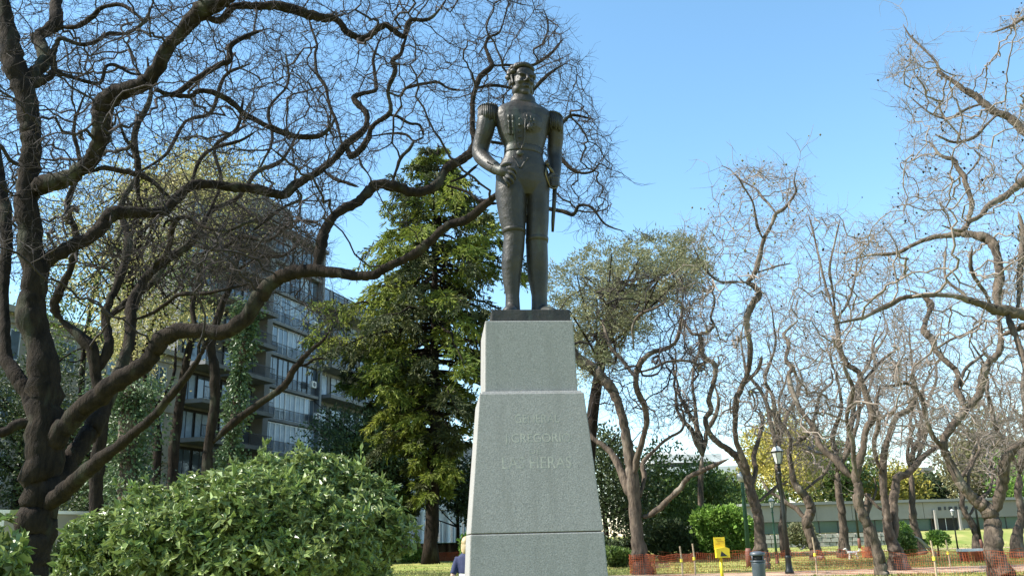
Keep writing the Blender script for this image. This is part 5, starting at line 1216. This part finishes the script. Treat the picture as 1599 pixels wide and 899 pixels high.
# orange net fences
def net_fence(label, path, h, cell, seed, wire=.0045, group='orange safety nets'):
    """path: ground points; a sagging net of real strands hung between stakes"""
    rng = np.random.default_rng(seed); path = np.array(path, float); seg = np.linalg.norm(np.diff(path[:, :2], axis=0), axis=1); L_ = np.concatenate([[0], np.cumsum(seg)])
    n = int(L_[-1]/cell); s = np.linspace(0, L_[-1], n); x = np.interp(s, L_, path[:, 0]); y = np.interp(s, L_, path[:, 1])
    near = np.min(np.abs(s[:, None]-L_[None]), 1); sag = np.minimum(near*.10, .16)+np.convolve(rng.normal(0, .05, n+8), np.ones(9)/9, 'valid')
    top = h-sag; m_ = max(4, int(h/cell)); off = np.convolve(rng.normal(0, .15, n+8), np.ones(9)/9, 'valid')
    grid = np.stack([np.stack([x, y+off*(1-abs(2*j/m_-1)), .02+top*j/m_], 1) for j in range(m_+1)])
    t = thing('safety_net', label, 'fence', (float(x.mean()), float(y.mean()), 0), group)
    nb = MB(); nodes = grid.reshape(-1, 3); brk = np.zeros((m_+1, n), bool); brk[:, -1] = True
    rads = np.full(grid.shape[:2], wire); rads[-1] = wire*1.9; rads[0] = wire*1.5; V, Fq = strands(nodes, rads.ravel(), brk.ravel(), 3); nb.add(V, Fq)
    g2 = grid.transpose(1, 0, 2); b2_ = np.zeros((n, m_+1), bool); b2_[:, -1] = True; V, Fq = strands(g2.reshape(-1, 3), np.full(n*(m_+1), wire), b2_.ravel(), 3); nb.add(V, Fq)
    O('net', nb, orange, t, smooth=False, kind='stuff'); return t
def gxy(px, py): g_ = G(px, py); return (g_[0], g_[1])
net_fence('orange safety net strung past the yellow box along the path', [gxy(1010,897), gxy(1066,899), gxy(1086,896), gxy(1180,894), gxy(1233,893), gxy(1276,894), gxy(1376,897)], .85, .085, 1)
net_fence('orange safety net from the leaning tree to the thick trunk', [gxy(1380,898), gxy(1463,901), gxy(1555,900), gxy(1640,903)], .85, .085, 2)
net_fence('faint orange net on the far side of the sandy path', [gxy(1030,877), gxy(1150,876), gxy(1300,874), gxy(1450,874), gxy(1600,876)], .6, .16, 3, wire=.006)
net_fence('low orange net far off behind the conifer trunk', [gxy(560,877), gxy(650,876), gxy(735,875)], .80, .06, 4, wire=.024)
def wrap(label, px, py, r, h, seed):
    g_ = G(px, py); rng = np.random.default_rng(seed); t = thing('net_wrap', label, 'net', (g_[0], g_[1], 0), 'orange nets round trunks and posts'); nb = MB()
    n = 34; m_ = 11; a = np.arange(n+1)*2*math.pi/n
    grid = np.stack([np.stack([g_[0]+(r*(1+.10*rng.random(n+1)))*np.cos(a), g_[1]+(r*(1+.10*rng.random(n+1)))*np.sin(a), np.full(n+1, .03+h*j/m_)+rng.normal(0, .012, n+1)], 1) for j in range(m_+1)])
    brk = np.zeros((m_+1, n+1), bool); brk[:, -1] = True; nb.add(*strands(grid.reshape(-1, 3), np.full((m_+1)*(n+1), .009), brk.ravel(), 3))
    b2_ = np.zeros((n+1, m_+1), bool); b2_[:, -1] = True; nb.add(*strands(grid.transpose(1, 0, 2).reshape(-1, 3), np.full((m_+1)*(n+1), .008), b2_.ravel(), 3)); O('net', nb, orange, t, smooth=False, kind='stuff')
wrap('orange net wound round the foot of the low limbed bare tree', 1004, 896, .52, .78, 1)
wrap('orange net wound round the short far trunk', 1358, 870, .38, .6, 6)
# stakes
for lab, px, py, top in (('wooden stake left of the pair before the dark shrub', 1066, 899, 852), ('wooden stake right of the pair before the dark shrub', 1086, 897, 848), ('wooden stake on the grass between lamp and leaning tree', 1276, 895, 838), ('wooden stake with yellow tape beside the little round tree', 1463, 902, 843), ('slim far stake with yellow tape right of the little tree', 1484, 885, 842)):
    g_ = G(px, py); hs_ = float(P(px, top, g_[1])[2]); t = thing('wooden_stake', lab, 'stake', (g_[0], g_[1], 0), 'wooden fence stakes')
    q = MB(); q.tube([(g_[0], g_[1], -.05), (g_[0]+.01, g_[1], hs_*.5), (g_[0]-.03, g_[1], hs_)], [.035, .033, .03], 6); O('pole', q, wood, t, smooth=False)
    q = MB(); zt_ = hs_*.52; q.tube([(g_[0]-.01, g_[1], zt_-.06), (g_[0]-.01, g_[1], zt_+.06)], [.055, .055], 8); O('tape_band', q, tape, t, smooth=False)
# cut trunk beyond the path
g_ = G(1358, 870); t = thing('tree_stub', 'short thick far trunk with an orange wrap on the lawn', 'tree', (g_[0], g_[1], 0))
q = MB(); yy = g_[1]; q.tube(catmull(np.array([[g_[0], yy, -.1], P(1357,850,yy), P(1354,828,yy), P(1352,800,yy), P(1356,770,yy)]), 4), np.linspace(.30, .17, 17), 10); O('trunk', q, bark_grey, t)
for dx_ in (-1, 1):
    q = MB(); q.tube(catmull(np.array([P(1353,805,yy), P(1353+dx_*8,785,yy), P(1354+dx_*14,765,yy), P(1352+dx_*13,745,yy)]), 3), np.linspace(.11, .04, 10), 7); O('limb', q, bark_grey, t)
# low bench with a pale top
g_ = G(1519, 877); bt = thing('park_bench', 'low bench with a pale slab top and orange mesh round its legs', 'bench', (g_[0], g_[1], 0))
q = MB(); q.box((g_[0], g_[1], .56), (1.15, .55, .11)); O('seat', q, white_m, bt, smooth=False)
for sx in (-1, 1):
    q = MB(); q.box((g_[0]+sx*.38, g_[1], .25), (.24, .45, .50)); O('leg', q, lamp_r, bt, smooth=False)
q = MB(); n = 40; xs_ = np.linspace(g_[0]-.56, g_[0]+.56, n); nodes = []
for x_ in xs_: nodes += [(x_, g_[1]-.33, .03), (x_, g_[1]-.33, .5)]
q.add(*strands(np.array(nodes), np.full(2*n, .012), np.arange(2*n) % 2 == 1, 3)); nodes = []
for j in range(7): nodes += [(xs_[0], g_[1]-.33, .05+.07*j), (xs_[-1], g_[1]-.33, .05+.07*j)]
q.add(*strands(np.array(nodes), np.full(14, .014), np.arange(14) % 2 == 1, 3)); O('mesh', q, orange, bt, smooth=False, kind='stuff')
# flag
Yf = 130.0; a = P(1485, 690, Yf); fg = thing('flagpole', 'slim pole with a hanging pink red flag beyond the trees', 'flag', (a[0], Yf, mz))
q = MB(); q.tube([(a[0], Yf, mz), (a[0], Yf, a[2])], [.09, .05], 8); O('pole', q, frame_l, fg)
q = MB(); n = 9; rings = []
fz1 = float(P(1487, 702, Yf)[2]); fz0 = float(P(1487, 719, Yf)[2])
V = []; 
for i in range(n):
    u = i/(n-1)
    for j in range(5): V.append((a[0]+.05+u*.65, Yf+.18*math.sin(u*7), fz1-(fz1-fz0)*j/4-.35*u*u+.03*math.sin(j)))
Fq = [[i*5+j, (i+1)*5+j, (i+1)*5+j+1, i*5+j+1] for i in range(n-1) for j in range(4)]
q.add(V, np.array(Fq)); O('flag', q, mat('flag_red', (.75, .12, .18), .8, transl=.3), fg)
# ================================================================== person behind the pedestal
def person(px, head_top, Y):
    b = P(px, 850, Y); base = np.array([b[0], Y, 0.0]); H = float(P(px, head_top, Y)[2])
    t = thing('person', 'person with light hair, navy top and white trousers walking behind the pedestal', 'person', base); k = H/1.7
    f = lambda x, y, z: base+np.array([x, y, z])*k
    skin = mat('skin', (.55, .36, .27), .6); navy = mat('navy_cloth', (.012, .018, .06), .85, 0, (.02, .028, .08), 8); wht = mat('white_cloth', (.78, .78, .76), .85, 0, (.68, .68, .67), 6); hair = mat('blond_hair', (.55, .42, .24), .6, 0, (.38, .27, .14), 20, stretch=(1, 1, .2)); shoe = mat('shoe_brown', (.10, .06, .04), .5)
    def prof(mb, secs, sides=18):
        a = np.arange(sides)*2*math.pi/sides
        mb.loft([np.stack([np.cos(a)*w*k, np.sin(a)*d*k, 0*a], 1)+f(x, y, z) for z, x, y, w, d in secs])
    legL = [(.06,-.09,-.16,.045,.055),(.12,-.09,-.14,.042,.048),(.30,-.09,-.10,.058,.062),(.48,-.09,-.06,.056,.060),(.70,-.085,-.02,.078,.085),(.88,-.075,0,.088,.10)]
    legR = [(.08,.09,.20,.045,.055),(.14,.09,.17,.042,.048),(.32,.09,.12,.058,.062),(.50,.09,.03,.056,.060),(.70,.085,.01,.078,.085),(.88,.075,0,.088,.10)]
    tor = [(.84,0,0,.155,.115),(.92,0,0,.165,.12),(1.02,0,0,.145,.105),(1.15,0,0,.155,.11),(1.28,0,0,.175,.11),(1.37,0,.005,.165,.095),(1.42,0,.01,.10,.07),(1.45,0,.01,.055,.058),(1.52,0,-.005,.05,.055)]
    def arm(mb, s, r=1.0, m_=5):
        sw_ = .12*s; mb.tube(np.array([f(s*.165,.0,1.36), f(s*.205,.02+sw_*.3,1.22), f(s*.22,.05+sw_*.6,1.08), f(s*.215,-.0+sw_*1.2,.95), f(s*.20,-.05+sw_*1.6,.84)])[:m_], (np.array([.052,.048,.042,.037,.030])*k*r)[:m_], 12)
    B2 = MB(); prof(B2, legL); prof(B2, legR); prof(B2, tor); arm(B2, -1); arm(B2, 1)
    for s in (-1, 1):
        h0 = np.array([s*.20, -.05+.12*s*1.6, .84]); B2.ell(f(*(h0+[0, -.01, -.05])), np.array([.018, .04, .05])*k, 10, 7)
        for q in range(4): B2.tube([f(*(h0+[0, -.045+.022*q, -.085])), f(*(h0+[-s*.01, -.048+.022*q, -.125])), f(*(h0+[-s*.028, -.046+.021*q, -.15+.006*abs(q-1)]))], np.array([.0095, .009, .007])*k, 7)
        B2.tube([f(*(h0+[0, -.04, -.03])), f(*(h0+[-s*.01, -.065, -.06])), f(*(h0+[-s*.015, -.07, -.09]))], np.array([.012, .010, .008])*k, 7)
    B2.ell(f(0,-.01,1.60), np.array([.076,.095,.105])*k, 16, 11); B2.ell(f(0,-.045,1.55), np.array([.055,.055,.065])*k)
    B2.tube([f(0,-.10,1.61), f(0,-.118,1.575)], [.010*k,.015*k], 7); B2.ell(f(0,-.09,1.535), np.array([.024,.014,.008])*k)
    for s in (-1, 1): B2.ell(f(s*.078,0,1.59), np.array([.01,.02,.03])*k); B2.ell(f(s*.03,-.09,1.625), np.array([.02,.012,.008])*k)
    remesh('body', B2, .011, skin, t, 4)
    c = MB()
    prof(c, [(1.09,0,0,.170,.127),(1.15,0,0,.172,.126),(1.28,0,0,.19,.126),(1.37,0,.005,.18,.11),(1.425,0,.01,.11,.082),(1.45,0,.01,.075,.07)]); arm(c, -1, 1.35, 3); arm(c, 1, 1.35, 3); remesh('navy_top', c, .013, navy, t, 4)
    c = MB(); g2 = lambda L_: [(z, x, y, w*1.28, d*1.25) for z, x, y, w, d in L_]
    prof(c, g2(legL)); prof(c, g2(legR)); prof(c, [(.80,0,0,.165,.125),(.90,0,0,.178,.132),(1.0,0,0,.168,.126),(1.11,0,0,.160,.120)]); remesh('trousers', c, .013, wht, t, 4)
    for s, y in ((-1, -.16), (1, .20)):
        c = MB(); c.ell(f(s*.09, y-.05, .055), np.array([.05,.13,.055])*k); O('shoe', c, shoe, t)
    hr = MB(); hr.ell(f(0,.015,1.63), np.array([.09,.105,.10])*k, 18, 12); hr.ell(f(0,.06,1.53), np.array([.085,.06,.12])*k, 16, 10)
    for s in (-1, 1): hr.ell(f(s*.07,.02,1.54), np.array([.028,.055,.11])*k)
    remesh('hair', hr, .010, hair, t, 3)
    t.rotation_euler = (0, 0, R(155)); return t
person(729, 839, 16.0)
# ================================================================== white dog and pigeon
g_ = G(1332, 873); dg_ = np.array([g_[0], g_[1], 0]); dt = thing('white_dog', 'small white dog walking on the lawn beyond the path', 'dog', dg_)
fur = mat('white_fur', (.78, .76, .72), .9, 0, (.62, .60, .56), 12)
D = MB(); f = lambda x, y, z: dg_+np.array([x, y, z*.92])*1.25
D.tube(np.array([f(.22,0,.33), f(.12,0,.33), f(0,0,.32), f(-.12,0,.33), f(-.20,0,.36)]), [.075,.09,.085,.105,.08], 14)
D.tube(np.array([f(-.18,0,.37), f(-.25,0,.45), f(-.29,0,.50)]), [.07,.055,.055], 12)
D.ell(f(-.30,0,.51), (.075,.06,.06)); D.tube(np.array([f(-.33,0,.50), f(-.41,0,.48)]), [.036,.026], 10)
for s in (-1, 1):
    D.tube(np.array([f(-.14,s*.055,.30), f(-.13,s*.06,.20), f(-.15,s*.06,.10), f(-.16,s*.06,.02)]), [.04,.03,.024,.026], 9)
    D.tube(np.array([f(.18,s*.055,.31), f(.14,s*.06,.22), f(.22,s*.06,.13), f(.20,s*.06,.02)]), [.055,.04,.022,.026], 9)
    D.ell(f(-.28,s*.055,.53), (.03,.014,.045))
D.tube(np.array([f(.27,0,.37), f(.34,0,.46), f(.33,0,.54)]), [.028,.026,.018], 8)
remesh('body', D, .012, fur, dt, 3)
q = MB(); q.ell(f(-.415,0,.485), (.014,.014,.012), 8, 6); O('nose', q, frame_d, dt)
g_ = G(1254, 861); pg = np.array([g_[0], g_[1], 0]); pt = thing('pigeon', 'dark pigeon standing on the lawn near the low stone wall', 'bird', pg)
q = MB(); f = lambda x, y, z: pg+np.array([x, y, z])*1.5
q.tube(np.array([f(-.20,0,.10), f(-.10,0,.14), f(0,0,.17), f(.07,0,.21), f(.09,0,.27), f(.11,0,.30)]), [.012,.045,.062,.05,.028,.03], 12); q.tube([f(.12,0,.30), f(.155,0,.29)], [.012,.004], 6)
for s in (-1, 1): q.tube([f(0,s*.02,.12), f(.01,s*.02,.0)], [.008,.007], 6); q.ell(f(-.03,s*.055,.17), (.10,.018,.045))
remesh('body', q, .012, mat('pigeon_grey', (.06,.065,.08), .7), pt, 2)
